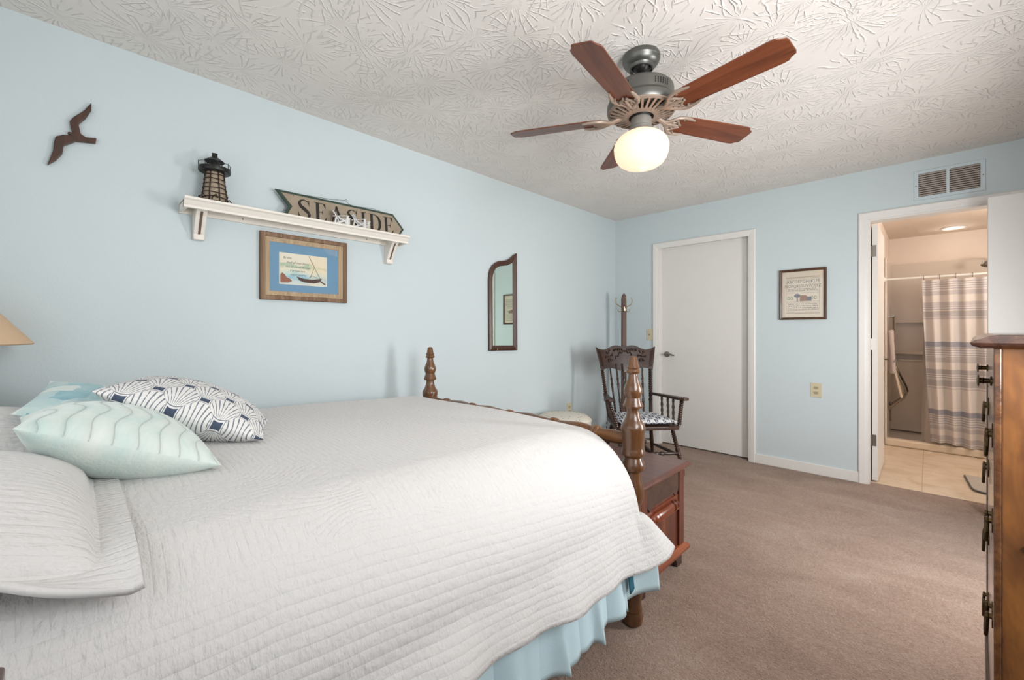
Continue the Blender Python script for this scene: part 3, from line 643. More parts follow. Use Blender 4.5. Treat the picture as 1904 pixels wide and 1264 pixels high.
t = thing('wall_mirror', 'tall narrow wall mirror with asymmetric scrolled dark wood frame', 'mirror', (0, -1.80, 1.03))
outl = [(-1.965, 1.030), (-1.645, 1.024), (-1.652, 1.858), (-1.690, 1.835), (-1.735, 1.800), (-1.775, 1.782), (-1.815, 1.775), (-1.855, 1.768), (-1.892, 1.752), (-1.925, 1.728), (-1.950, 1.695), (-1.965, 1.650), (-1.970, 1.60)]
def inset(poly, d):
    n = len(poly); out = []; c = sum((Vector(p) for p in poly), Vector((0, 0)))/n
    for i in range(n):
        p = Vector(poly[i]); a = (p-Vector(poly[i-1])).normalized(); b_ = (Vector(poly[(i+1) % n])-p).normalized()
        na = Vector((-a.y, a.x)); nb = Vector((-b_.y, b_.x)); q = (na+nb); q = q/max(.35, (1+na.dot(nb))); out.append(tuple(p+q*d))
    return out
inn = inset(outl, .042); inm = inset(outl, .018)
n = len(outl); vs = [(0, a, b_) for a, b_ in outl]+[(.018, a, b_) for a, b_ in outl]+[(.024, a, b_) for a, b_ in inm]+[(.012, a, b_) for a, b_ in inn]+[(0, a, b_) for a, b_ in inn]
build(MB().add(vs, [(r*n+i, r*n+(i+1) % n, (r+1)*n+(i+1) % n, (r+1)*n+i) for r in range(4) for i in range(n)]), 'frame', MAT['oak'], t)
o_ = inset(outl, .040); build(MB().prism(o_, lambda a, b: (.002, a, b), lambda a, b: (.008, a, b)), 'mirror_glass', MAT['mirror'], t)
for y in (-1.885, -1.665): build(MB().tube([(.012, y, 1.03), (.026, y, 1.034), (.026, y, 1.05)], .003, 6), 'mirror_clip', MAT['hookm'], t)
t.rotation_euler = (0, 0, radians(-1.0)); t.location.x += .0045

# ------------------------------------------------------------ wooden gull
bp = [(-4.258, 2.159), (-4.282, 2.115), (-4.312, 2.078), (-4.323, 2.056), (-4.320, 2.030), (-4.313, 2.012), (-4.326, 2.014), (-4.330, 2.006), (-4.318, 2.001), (-4.340, 1.996), (-4.362, 1.982), (-4.367, 1.960), (-4.370, 1.922), (-4.386, 1.858), (-4.362, 1.884), (-4.344, 1.916), (-4.340, 1.950), (-4.312, 1.973), (-4.306, 1.979), (-4.275, 1.984), (-4.246, 1.989), (-4.243, 2.013), (-4.275, 2.006), (-4.291, 2.016), (-4.297, 2.053), (-4.276, 2.085), (-4.259, 2.125)]
bird_ = build(MB().prism(bp, lambda a, b: (.004, a, b), lambda a, b: (.020, a, b)), 'carved_gull', MAT['bird'], bevel=.004)
tag(bird_, 'dark carved wooden gull in flight hanging high on the blue wall', 'wall decoration')

# ------------------------------------------------------------ shelf and what stands on it
ST = 1.803
t = thing('wall_shelf', 'long white moulded display shelf on two scrolled brackets', 'shelf', (0, -3.38, 1.63))
prof = [(0, ST), (.160, ST), (.160, ST-.010), (.150, ST-.016), (.142, ST-.028), (.136, ST-.036), (.136, ST-.046), (.118, ST-.046), (.118, ST-.016), (.016, ST-.016), (.016, ST-.052), (0, ST-.052)]
build(MB().prism(prof, lambda a, b: (a, -3.962, b), lambda a, b: (a, -2.795, b)), 'shelf_board', MAT['shelfw'], t)
for y0, y1 in ((-3.962, -3.946), (-2.811, -2.795)): build(MB().box(.01, .13, y0, y1, ST-.047, ST-.012), 'end_cap', MAT['shelfw'], t)
brp = [(.118, ST-.020), (.118, ST-.046), (.104, ST-.050), (.086, ST-.066), (.070, ST-.092), (.052, ST-.118), (.040, ST-.140), (.034, ST-.146), (.036, ST-.172), (.0, ST-.174), (.0, ST-.020)]
for y in (-3.888, -2.866):
    bk = build(MB().prism([(a, b_-.0) for a, b_ in brp], lambda a, b: (a, y-.022, b), lambda a, b: (a, y+.022, b)), 'bracket', MAT['shelfw'], t, bevel=.003)
    path = [(a+.0015, y, b_) for a, b_ in brp[2:8]]
    build(MB().add([(a-.001, yy, z) for a, _, z in path for yy in (y-.005, y+.005)]+[(a+.001, yy, z) for a, _, z in path for yy in (y-.005, y+.005)],
        [(2*i, 2*i+1, 2*i+3, 2*i+2) for i in range(5)]+[(12+2*i, 12+2*i+2, 12+2*i+3, 12+2*i+1) for i in range(5)]), 'bracket_groove', MAT['brown'] if 'brown' in MAT else MAT.setdefault('brown', plain('brown_glaze', '#6d5647', .7)), bk)
for y in (-3.70, -3.02): build(MB().turn((.016, y, ST-.034), (.018, y, ST-.034), [(0, .004), (1, .003)], 8), 'screw', MAT['bolt'], t)

LX, LY = .085, -3.835
t = thing('lighthouse_lantern', 'black wire lighthouse figure on the left end of the shelf', 'figurine', (LX, LY, ST))
c_ = (LX, LY, ST)
prad = lambda z: .056-.016*min(1, z/.14)
build(MB().lathe([(prad(z)-.005, z) for z in (.002, .03, .06, .09, .12, .150)], c_, 24), 'tower_shade', MAT['ldull'], t, label='cream glass tower core')
m = MB()
for z in (.004, .026, .048, .070, .092, .114, .136): m.tube([(LX+prad(z)*cos(a), LY+prad(z)*sin(a), ST+z+.002*sin(a*3+z*90)) for a in [2*pi*i/24 for i in range(24)]], .0022, 5, True)
build(m, 'wire_hoops', MAT['iron'], t)
m = MB()
for k in range(8): a = 2*pi*k/8+.2; m.tube([(LX+prad(z)*cos(a), LY+prad(z)*sin(a), ST+z) for z in (.002, .05, .10, .152)], .0026, 5)
build(m, 'wire_uprights', MAT['iron'], t)
m = MB()
for k in range(7):
    a = 2*pi*k/7+.5; r = .062
    m.tube([(LX+r*cos(a), LY+r*sin(a), ST+.003), (LX+(r+.006)*cos(a+.1), LY+(r+.006)*sin(a+.1), ST+.02), (LX+r*cos(a+.3), LY+r*sin(a+.3), ST+.034), (LX+(r-.008)*cos(a+.42), LY+(r-.008)*sin(a+.42), ST+.02)], .0028, 5)
m.tube([(LX+.062*cos(a), LY+.062*sin(a), ST+.003) for a in [2*pi*i/20 for i in range(20)]], .003, 5, True)
build(m, 'wire_foliage', MAT['iron'], t)
build(MB().lathe([(.040, .148), (.064, .152), (.066, .156), (.066, .172), (.063, .172), (.061, .158), (.02, .158)], c_, 28), 'gallery', MAT['blackm'], t)
m = MB()
for z in (.190,): m.tube([(LX+.065*cos(a), LY+.065*sin(a), ST+z) for a in [2*pi*i/28 for i in range(28)]], .0013, 5, True)
for k in range(8): a = 2*pi*k/8; m.tube([(LX+.065*cos(a), LY+.065*sin(a), ST+.17), (LX+.065*cos(a), LY+.065*sin(a), ST+.197)], .0014, 5)
build(m, 'gallery_rail', MAT['blackm'], t)
for k in range(6): a = 2*pi*k/6+.3; build(MB().tube([(LX+.030*cos(a), LY+.030*sin(a), ST+.158), (LX+.030*cos(a), LY+.030*sin(a), ST+.205)], .0018, 5), 'lantern_post', MAT['blackm'], t)
build(MB().lathe([(.040, .203), (.041, .206), (.024, .220), (.012, .228), (.011, .242), (.013, .244), (.002, .246)], c_, 24), 'lantern_roof', MAT['blackm'], t)

# SEASIDE arrow sign leaning on the wall
t = thing('seaside_sign', 'tan arrow-shaped SEASIDE sign with dark green border leaning on the shelf', 'sign', (.03, -3.165, ST))
def SG(a, b, h):      # a along wall from left tip, b up the board; leaning back
    th = .10
    return (.048-b*sin(th)+h*cos(th), -3.555+a, ST+.0005+b*cos(th)+h*sin(th))
SW, SH = .785, .152
sp = [(.0, SH), (.715, SH), (SW, SH*.30), (.745, .0), (.012, .0), (.070, SH*.46)]
sp = [(.0, SH), (.705, SH), (SW-.004, SH*.40), (.735, 0), (.028, 0), (.066, SH*.47)]
build(MB().prism(sp, lambda a, b: SG(a, b, 0), lambda a, b: SG(a, b, .010)), 'sign_edge', MAT['green'], t, label='dark green border')
si = [(.030, SH-.013), (.699, SH-.013), (SW-.022, SH*.40), (.730, .009), (.050, .009), (.084, SH*.47)]
build(MB().prism(si, lambda a, b: SG(a, b, .0102), lambda a, b: SG(a, b, .0115)), 'sign_face', MAT['signb'], t)
def ribbon(mb, pts, f, w1=.15):
    P = [Vector((p[0], p[1])) for p in pts]; W_ = [p[2] for p in pts]; vs = []
    for i, p in enumerate(P):
        d_ = (P[min(i+1, len(P)-1)]-P[max(i-1, 0)]).normalized(); nn = Vector((-d_.y, d_.x))*W_[i]/2
        vs += [f(*(p+nn)), f(*(p-nn))]
    mb.add(vs, [(2*i, 2*i+1, 2*i+3, 2*i+2) for i in range(len(P)-1)])
def rect(mb, f, a0, a1, b0, b1): mb.add([f(a0, b0), f(a1, b0), f(a1, b1), f(a0, b1)], [(0, 1, 2, 3)])
def poly(mb, f, pts): mb.add([f(*p) for p in pts], [tuple(range(len(pts)))])
def glyph(mb, ch, f):
    T = .17
    if ch == 'S':
        ribbon(mb, [(.60, .80, .03), (.52, .93, .05), (.36, .985, .05), (.20, .93, .09), (.12, .80, .14), (.18, .65, .17), (.36, .52, .19), (.54, .38, .18), (.62, .24, .15), (.54, .09, .10), (.36, .015, .05), (.18, .06, .05), (.08, .22, .03)], f)
        poly(mb, f, [(.58, .98), (.63, .98), (.63, .70), (.60, .70)]); poly(mb, f, [(.05, .02), (.10, .02), (.09, .32), (.06, .32)])
    elif ch == 'E':
        rect(mb, f, .12, .12+T, .03, .97); rect(mb, f, .02, .62, .965, 1.0); rect(mb, f, .02, .64, 0, .035); rect(mb, f, .28, .48, .50, .535)
        poly(mb, f, [(.50, .965), (.62, .965), (.64, .74), (.61, .74)]); poly(mb, f, [(.50, .035), (.64, .035), (.69, .28), (.66, .28)]); poly(mb, f, [(.43, .5175), (.49, .68), (.49, .36)])
    elif ch == 'A':
        ribbon(mb, [(.36, 1.0, .12), (.66, .0, .19)], f); ribbon(mb, [(.36, .98, .05), (.09, .02, .05)], f); rect(mb, f, .18, .54, .32, .36); rect(mb, f, .0, .2, 0, .035); rect(mb, f, .5, .80, 0, .035)
    elif ch == 'I':
        rect(mb, f, .12, .12+T, .03, .97); rect(mb, f, .02, .39, .965, 1.0); rect(mb, f, .02, .39, 0, .035)
    elif ch == 'D':
        rect(mb, f, .12, .12+T, .03, .97)
        rect(mb, f, .02, .36, .965, 1.0); rect(mb, f, .02, .36, 0, .035)
        ribbon(mb, [(.34, .98, .04), (.50, .95, .07), (.64, .84, .13), (.71, .68, .17), (.73, .50, .18), (.71, .32, .17), (.64, .16, .13), (.50, .05, .07), (.34, .02, .04)], f)
LS = .112; a = .108
for ch, adv in zip('SEASIDE', (.090, .092, .098, .086, .056, .100, .09)):
    m = MB(); glyph(m, ch, lambda x, y, a=a: SG(a+x*LS*.95, .011+y*LS, .0118)); build(m, 'painted_letter', MAT['ink'], t); a += adv
build(MB().tube([SG(.13, SH+.0, .002), SG(.2, SH+.006, 0), SG(.30, SH+.012, 0), SG(.385, SH+.024, 0), SG(.40, SH+.032, 0), SG(.41, SH+.026, 0), SG(.395, SH+.02, 0), SG(.42, SH+.004, .002), SG(.455, SH, .002), SG(.50, SH+.006, .0), SG(.57, SH+.012, 0), SG(.63, SH+.002, .002)], .0011, 5), 'hanging_wire', MAT['blackm'], t)
for aa, bb in ((.09, SH-.018), (.085, .016), (.70, .016)): build(MB().turn(SG(aa, bb, .0115), SG(aa, bb, .0135), [(0, .003), (1, .002)], 6), 'nail', MAT['dark'], t)

def mini_chair(y, rz, label):
    t = thing('miniature_adirondack_chair', label, 'figurine', (.105, y, ST), rz, 'miniature beach chairs on the shelf')
    # local: +X faces the room
    for k in range(5):
        yy = -.022+k*.011; hh = .088-.0022*abs(k-2)**2
        m = MB(); m.bar((-.006, yy, .018), (-.040, yy*1.12, hh), .0085, .003, (1, 0, 0)); build(m, 'back_slat', MAT['toyb'] if k in (1, 3) else MAT['toy'], t, world=False)
    for k in range(4):
        x = .002+k*.012; z = .020+k*.0045; build(MB().box(x-.0052, x+.0052, -.027, .027, z-.0015, z+.0015), 'seat_slat', MAT['toy'], t, world=False)
    for s in (-1, 1):
        build(MB().bar((-.040, s*.030, .047), (.050, s*.032, .052), .012, .003), 'armrest', MAT['toy'], t, world=False)
        build(MB().bar((.040, s*.030, 0), (.040, s*.030, .051), .004, .011), 'front_leg', MAT['toy'], t, world=False)
        m = MB(); m.bar((-.036, s*.028, .003), (.042, s*.028, .030), .003, .009); build(m, 'side_rail', MAT['toy'], t, world=False)
        build(MB().bar((-.030, s*.030, 0), (-.020, s*.030, .048), .004, .008), 'rear_leg', MAT['toy'], t, world=False)
        build(MB().bar((.036, s*.0325, .012), (-.012, s*.0325, .046), .002, .006), 'cross_brace', MAT['toy'], t, world=False)
    return t
mini_chair(-3.222, radians(58), 'white miniature beach chair on the shelf, left of the two')
mini_chair(-3.105, radians(42), 'white miniature beach chair on the shelf, right of the two, with blue slats')

# ------------------------------------------------------------ ceiling fan
FX, FY = 1.6225, -2.508
t = thing('ceiling_fan', 'five-blade walnut ceiling fan with a lit opal glass globe', 'ceiling fan', (FX, FY, 1.90))
c_ = (FX, FY, 0)
build(MB().lathe([(.080, 2.44), (.083, 2.434), (.083, 2.418), (.080, 2.414), (.078, 2.406), (.070, 2.396), (.058, 2.389), (.055, 2.384), (.054, 2.376), (.049, 2.374), (.046, 2.384), (.03, 2.40)], c_), 'canopy', MAT['pewter'], t)
build(MB().lathe([(.040, 2.392), (.034, 2.378), (.020, 2.366), (.013, 2.362), (.013, 2.29)], c_), 'down_rod', MAT['blackm'], t, label='dark ball and rod')
mh = build(MB().lathe([(.02, 2.306), (.06, 2.305), (.105, 2.300), (.128, 2.292), (.139, 2.280), (.141, 2.270), (.141, 2.232), (.146, 2.224), (.151, 2.218), (.152, 2.206), (.152, 2.194), (.147, 2.184), (.13, 2.180), (.07, 2.178), (.03, 2.178)], c_, 48), 'motor_housing', MAT['pewter'], t)
m = MB()
for g0 in range(5):
    for k in range(6):
        a = radians(-110+g0*72+k*5.0)
        for z in (2.247, 2.256, 2.265): m.box(-.0022, .0022, -.001, .001, -.0032, .0032, Matrix.Translation((FX+.1412*cos(a), FY+.1412*sin(a), z)) @ Matrix.Rotation(a+pi/2, 4, 'Z'))
build(m, 'vent_slots', MAT['dark'], mh)
m = MB()                                   # spoked lower plate
m.lathe([(.148, 2.186), (.148, 2.180), (.140, 2.174), (.137, 2.180)], c_, 48, False); m.lathe([(.082, 2.164), (.070, 2.160), (.055, 2.160), (.055, 2.18)], c_, 48, False)
for k in range(30):
    a = 2*pi*k/30; m.bar((FX+.075*cos(a), FY+.075*sin(a), 2.163), (FX+.142*cos(a), FY+.142*sin(a), 2.177), .0105, .005)
build(m, 'spoked_plate', MAT['taupe'], t, label='taupe enamel slotted ring')
build(MB().lathe([(.03, 2.18), (.042, 2.166), (.038, 2.156), (.03, 2.15)], c_), 'switch_collar', MAT['dark'], t)
build(MB().lathe([(.034, 2.160), (.044, 2.155), (.046, 2.148), (.046, 2.116), (.049, 2.112), (.049, 2.106), (.057, 2.102), (.060, 2.090), (.04, 2.090)], c_), 'light_fitter', MAT['fitter'], t)
gl = [(.056, 2.094), (.062, 2.090), (.082, 2.080), (.102, 2.065), (.115, 2.047), (.121, 2.026), (.119, 2.000), (.111, 1.974), (.096, 1.953), (.074, 1.939), (.050, 1.932), (.030, 1.929), (.020, 1.922), (.010, 1.917), (.0005, 1.916)]
build(MB().lathe(gl, c_, 48, False), 'glass_globe', MAT['globe'], t, label='lit opal glass globe')
bl = [(.175, .034), (.19, .048), (.24, .052), (.40, .057), (.563, .061), (.583, .058), (.593, .048), (.611, .040), (.614, .03), (.614, -.03), (.611, -.040), (.593, -.048), (.583, -.058), (.563, -.061), (.40, -.057), (.24, -.052), (.19, -.048), (.175, -.034)]
tp = math.tan(radians(12))
for k in range(5):
    R_ = Matrix.Translation((FX, FY, 2.160)) @ Matrix.Rotation(radians(-81+72*k), 4, 'Z')
    pz = lambda a, b, h: tuple(R_ @ Vector((a, b, -b*tp+h)))
    Mb = Matrix.Translation((0, 0, .260)) @ Matrix.Rotation(radians(-81+72*k), 4, 'Z')
    bo = build(MB().prism(bl, lambda a, b: (a, b, -b*tp), lambda a, b: (a, b, -b*tp+.006)), 'blade', MAT['blade'], t, world=False, bevel=.0015, M=Mb)
    m = MB()
    Q = lambda pts: [pz(a, b, h) for a, b, h in pts]
    m.tube(Q([(.062, 0, .022), (.095, 0, .010), (.13, 0, -.004), (.17, 0, -.006), (.20, 0, -.006)]), [.010, .012, .012, .010, .007], 8)
    for s in (-1, 1):
        m.tube(Q([(.125, s*.004, -.004), (.150, s*.022, -.006), (.172, s*.045, -.006), (.200, s*.054, -.006), (.235, s*.052, -.006), (.262, s*.046, -.005)]), [.008, .008, .008, .009, .007, .004], 8)
        m.tube(Q([(.165, s*.036, -.006), (.185, s*.026, -.006), (.196, s*.012, -.006), (.212, s*.006, -.006)]), [.006, .006, .006, .005], 8)
        m.tube(Q([(.150, s*.02, -.006), (.165, s*.012, -.006), (.18, s*.018, -.006), (.178, s*.03, -.006)]), [.005, .005, .005, .004], 8)
        for xx in (.205,): m.tube(Q([(xx, s*.044, -.012), (xx, s*.044, .0)]), .005, 8)
    build(m, 'blade_bracket', MAT['taupe'], bo)
for s, L_ in ((.0, .12), (2.4, .06)):
    x, y = FX+.043*cos(s-2.0), FY+.043*sin(s-2.0); build(MB().tube([(x, y, 2.166), (x, y, 2.166-L_*.4)], .0014, 5), 'pull_chain', MAT['brass'], t)

# ------------------------------------------------------------ bed
PX0, PX1, PY = .284, 1.700, -2.725
t = thing('bed', 'full-size bed with turned honey-brown footboard posts and spooled rail', 'bed', (.99, -3.8, 0))
pp = [(0, .026), (.004, .036), (.02, .042), (.045, .042), (.06, .036), (.07, .030), (.09, .034), (.11, .038), (.13, .036), (.15, .030), (.30, .036), (.45, .039), (.47, .036), (.49, .030), (.50, .028), (.515, .024), (.535, .026), (.56, .036), (.585, .040), (.605, .036), (.612, .044), (.62, .047), (.632, .047), (.64, .042), (.648, .036), (.655, .032), (.665, .034),
      (.675, .046), (.685, .048), (.695, .044), (.70, .0455), (.77, .0455), (.776, .044), (.782, .048), (.792, .0495), (.802, .046), (.81, .038), (.83, .030), (.85, .026), (.868, .024), (.872, .040), (.876, .041), (.882, .038), (.895, .031), (.908, .030), (.912, .030), (.92, .034), (.932, .0365), (.948, .036), (.965, .029), (.985, .021), (1.000, .0185), (1.004, .026), (1.010, .029), (1.018, .027), (1.022, .023), (1.028, .025), (1.033, .0235), (1.04, .020), (1.075, .0165), (1.083, .013), (1.086, .004)]
zt = 1.086
# photographed knuckle heights: shift so that the drum sits at the rail
def post(x, y):
    return MB().turn((x, y, 0), (x, y, zt), [(z/zt, r) for z, r in pp], 24)
FPROF = [(0, .024), (.012, .036), (.04, .040), (.06, .034), (.066, .037), (.09, .032), (.11, .034), (.13, .036), (.30, .041), (.42, .044), (.452, .034), (.47, .029), (.492, .034), (.515, .042), (.54, .0435), (.57, .039), (.60, .033), (.622, .031), (.630, .043), (.640, .0465), (.655, .045), (.672, .038), (.680, .036), (.686, .040), (.692, .0475), (.702, .048), (.712, .045), (.722, .044), (.775, .0455), (.785, .0475), (.798, .049), (.812, .046), (.826, .036), (.85, .027), (.868, .0245), (.878, .026), (.880, .038), (.888, .040), (.905, .033), (.920, .029), (.924, .031), (.940, .0365), (.955, .0365), (.972, .031), (.995, .0215), (1.016, .0185), (1.020, .026), (1.026, .029), (1.032, .026), (1.036, .0225), (1.042, .026), (1.048, .024), (1.052, .021), (1.080, .0165), (1.086, .012), (1.089, .003)]
pp = FPROF; zt = 1.089
for x in (PX0, PX1): build(post(x, PY), 'foot_post', MAT['bedw'], t)
rp = []
L_ = PX1-PX0
def spool(tc_): return [(tc_-.014, .024), (tc_-.011, .031), (tc_-.004, .033), (tc_, .029), (tc_+.004, .033), (tc_+.011, .031), (tc_+.014, .024)]
rp = [(0, .026), (.03, .026)]
for tc_ in (.12, .29, .50, .71, .875): rp += spool(tc_)+([] if tc_ > .85 else [(tc_+.05, .029), (tc_+.10, .034), (tc_+.13, .030)])
rp += [(.93, .028), (1, .024)]; rp.sort()
build(MB().turn((PX0, PY, .748), (PX1, PY, .748), rp, 16), 'footboard_rail', MAT['bedx'], t)
build(MB().box(PX0+.03, PX1-.03, PY-.012, PY+.012, .30, .52), 'footboard_panel', MAT['bedx'], t, bevel=.004)
for x in (PX0, PX1): build(MB().box(x-.014+(.03 if x < 1 else -.03), x+.014+(.03 if x < 1 else -.03), -4.80, PY-.03, .28, .42), 'side_rail', MAT['bedw'], t)
for x in (PX0, PX1): build(post(x, -4.86), 'head_post', MAT['bedw'], t)
build(MB().box(PX0+.03, PX1-.03, -4.875, -4.845, .35, .98), 'headboard_panel', MAT['bedx'], t, bevel=.004)
build(MB().box(.33, 1.56, -4.82, -2.88, .32, .73), 'mattress', MAT['mattress'], t, bevel=.05)

# quilt -------------------------------------------------------
def quilt_pt(s, q):
    """s metres from the near hem over the top to the far hem, q metres from the head end"""
    y = -4.80+q
    ft = max(0., (y+2.95)/.25)
    ztop = .800+.012*min(1, max(0, (-3.2-y)/.5))-.02*min(1, max(0, (y+3.2)/.45))
    # section polyline (x, z)
    hz = .285+.105*min(1.3, max(0, (-2.70-y)/1.05)); zc = .50
    S1 = zc-hz; S2 = S1+.43; S3 = S2+1.213
    if s < S1:
        k = s/S1; x = 1.800-.04*k; z = hz+(zc-hz)*k; wv = (1-k)
        x += .010*wv*sin(q*13)+.006*wv*sin(q*29+1)
    elif s < S2:
        a = (s-S1)/(S2-S1)*pi/2; x = 1.50+.26*cos(a)**1.08; z = zc+(ztop-zc)*sin(a)
    elif s < S3:
        k = (s-S2)/(S3-S2); x = 1.50-1.213*k; z = ztop+.012*sin(pi*min(1, k))**1.5
    else:
        k = (s-S3); a = min(1, k/.13)*pi/2; x = .287-.07*sin(a)-.02*max(0, k-.13); z = ztop-.07*(1-cos(a))-max(0, k-.13)
    return x, y, z, ztop
TOTS = 2.30
def quilt_fn(u, v):
    SL = 1.970; QL = SL+.27                   # SL lies flat before the foot roll
    s = TOTS*u; q = v*QL
    x0, y0, z0, zt0 = quilt_pt(s, min(q, SL))
    z0 += .003*sin(q*7+s*3)+.003*sin(q*3.1-s*5)
    if q <= SL: return (x0, y0, z0)
    e = q-SL
    kz = min(1, max(0, (z0-.44)/.12)); kz = kz*kz*(3-2*kz)
    if s > 1.6: kz = 1
    r = .075; a = min(e, r*pi/2)/r
    yr = y0+r*sin(a)*.55; zr = max(min(z0, .47), z0-r*(1-cos(a))-max(0, e-r*pi/2)); xr = x0
    e2 = min(e, .25)*min(1.0, max(.15, (.56-z0)/.26))
    ys = y0+e2; zs = z0; xs = x0+.02*sin(e*12)-.05*max(0, e-.15)
    return (xr*kz+xs*(1-kz), yr*kz+ys*(1-kz), zr*kz+zs*(1-kz))
qo = build(MB().grid(150, 170, quilt_fn, True, lambda u, v: (2.24*v, TOTS*u)), 'quilt', MAT['quilt'], solid=.008)
tag(qo, 'white quilted bedspread draped over the bed', 'bedspread')

# bed skirt ---------------------------------------------------
t = thing('bed_skirt', 'light blue gathered dust ruffle hanging below the white bedspread', 'bed skirt', (1.70, -3.8, .1))
def skf(u, v):
    y = -4.78+1.925*u; ph = y*2*pi/.185
    a = .030*(.25+.75*v)
    x = 1.705+a*(abs(sin(ph*.5))**.7*1.3-.4)+.012*sin(ph*1.7+1)*v+.03*v
    z = .43-(.43-.118-.02*max(0, (y+3.0)/.15)-.012*sin(ph*.5+.8)**2)*v
    return (x, y+.02*sin(ph)*v, z)
build(MB().grid(260, 16, skf, True), 'side_ruffle', MAT['skirt'], t, solid=.003)
def skc(u, v):
    y = -2.86+.140*u; return (1.735+.058*u-.01*sin(u*4)*v+.01*v, y, .40-(.225+.0*u)*v+.01*u*v)
build(MB().grid(24, 10, skc, True), 'corner_ruffle', MAT['skirt'], t, solid=.003)
build(MB().grid(4, 8, lambda u, v: (1.752+.012*v, -2.875+.03*u+.01*v, .36-.15*v+.01*u*u), True), 'corner_tie', MAT['teal'], t, solid=.004, label='dark teal cloth tie')

# pillows -----------------------------------------------------
def pillow_parts(parent, W, D, T, M, mtop, mbot, pinch=.07, p=.5, flange=0, names=('front_panel', 'back_panel'), noise=0):
    def side(sg):
        def f(i, j):
            u = i*2-1; v = j*2-1
            # denser towards edges
            u = sin(u*pi/2); v = sin(v*pi/2)
            x = u*W/2*(1-pinch*(1-v*v)); y = v*D/2*(1-pinch*(1-u*u))
            if flange:
                fu = max(0, min(1, (W/2-abs(u*W/2))/flange-1)); fv = max(0, min(1, (D/2-abs(v*D/2))/flange-1))
                ku = max(0, (abs(u*W/2)-0)/(W/2-flange)); kv = abs(v*D/2)/(D/2-flange)
                h = (max(0, 1-ku**2)*max(0, 1-kv**2))**p*T/2+.006
            else: h = (max(0, 1-u*u)*max(0, 1-v*v))**p*T/2
            z = sg*h
            if noise: z += noise*sin(u*5+v*3+sg)*(1-u*u)*(1-v*v)
            return tuple(M @ Vector((x, y, z)))
        return MB().grid(48, 48, f, True, lambda i, j: (sin((i*2-1)*pi/2)*.5+.5, sin((j*2-1)*pi/2)*.5+.5))
    build(side(1), names[0], mtop, parent); build(side(-1), names[1], mbot, parent)
FWv = Vector((-.698, .716, 0)); RTv = Vector((.716, .698, 0))
def frame_from(c, xdir, ydir):
    x = Vector(xdir).normalized(); y = Vector(ydir); y = (y-x*y.dot(x)).normalized(); z = x.cross(y)
    return Matrix(((x.x, y.x, z.x, c[0]), (x.y, y.y, z.y, c[1]), (x.z, y.z, z.z, c[2]), (0, 0, 0, 1)))
# two shams at the head
for cx, lab in ((1.30, 'white quilted pillow sham nearest the camera, flange drooping over the bed edge'), (.60, 'white quilted pillow sham on the wall side, behind the throw pillows')):
    t = thing('pillow_sham', lab, 'pillow', (cx, -4.54, .80), 0, 'white quilted pillow shams at the head of the bed')
    def shf(i, j, cx=cx, sg=1):
        u = sin((i*2-1)*pi/2); v = sin((j*2-1)*pi/2); W, D = .72, .60; fl = .055
        ku = abs(u*W/2)/(W/2-fl); kv = abs(v*D/2)/(D/2-fl)
        h = (max(0, 1-ku**2)*max(0, 1-kv**2))**.45*.135
        x = cx+u*W/2; y = -4.535+v*D/2; z = .826+h
        if cx > 1:
            dr = max(0, x-1.50); z -= dr*dr*(-2.2+3.6*min(1, max(0, (y+4.40)/.15))); z += .02*sin(y*15+1)*min(1, max(0, (x-1.45)/.15))
            x += .03*max(0, v)
        return x, y, z
    m = MB().grid(56, 56, shf, True, lambda i, j: (sin((i*2-1)*pi/2)*.36+.5, sin((j*2-1)*pi/2)*.30+.95))
    build(m, 'sham_cover', MAT['sham'], t, solid=.012)
t = thing('throw_pillow', 'pale seafoam green throw pillow with wavy stitched lines, in front', 'pillow', (1.1, -4.1, .82))
def corner_frame(A, D, e2, depth):
    A = Vector(A); D = Vector(D); e2 = Vector(e2).normalized(); x = (D-A).normalized(); y = (e2-x*e2.dot(x)).normalized()
    return frame_from((A+D)/2+y*depth/2, D-A, e2), (D-A).length
Mg, L1 = corner_frame((1.233, -4.398, .992), (1.233, -4.040, .838), (-1, .02, -.10), .40)
pillow_parts(t, L1*1.0, .40, .19, Mg, MAT['gp'], MAT['gpb'], .05, .55)
t = thing('throw_pillow', 'navy and white seashell patterned throw pillow', 'pillow', (.75, -4.0, .83))
Ms, L1 = corner_frame((.880, -4.279, 1.022), (1.020, -3.883, .838), (-.985, .15, .02), .44)
pillow_parts(t, L1*1.0, .44, .185, Ms, MAT['shell'], MAT['shell'], .05, .55)
t = thing('throw_pillow', 'aqua watercolour patterned throw pillow behind the seafoam one', 'pillow', (.55, -4.35, .9))
Ma, L1 = corner_frame((.80, -4.43, .967), (.84, -4.04, .825), (-.42, .066, .05), .42)
pillow_parts(t, L1, .42, .12, Ma, MAT['aqua'], MAT['aqua'], .05, .55)

# ------------------------------------------------------------ cedar chest
t = thing('cedar_chest', 'reddish brown cedar blanket chest at the foot of the bed', 'chest', (1.2, -2.33, 0))
cx1, cx0, cy0, cy1 = 1.655, .62, -2.585, -2.135
build(MB().box(cx0, cx1, cy0, cy1, .10, .495), 'chest_body', MAT['cedar'], t, bevel=.003)
lp = [(0, .495), (.018, .495), (.030, .502), (.034, .510), (.030, .518), (.018, .525), (.0, .525)]
m = MB(); n = len(lp); vs = []
for X, Y, sx, sy in ((cx0, cy0, -1, -1), (cx1, cy0, 1, -1), (cx1, cy1, 1, 1), (cx0, cy1, -1, 1)):
    vs += [(X+sx*i, Y+sy*min(i, .03), z) for i, z in lp]
m.add(vs, [(c*n+k, c*n+(k+1) % n, ((c+1) % 4)*n+(k+1) % n, ((c+1) % 4)*n+k) for c in range(4) for k in range(n-1)]+[tuple(c*n+n-1 for c in range(4)), tuple(c*n for c in range(4))])
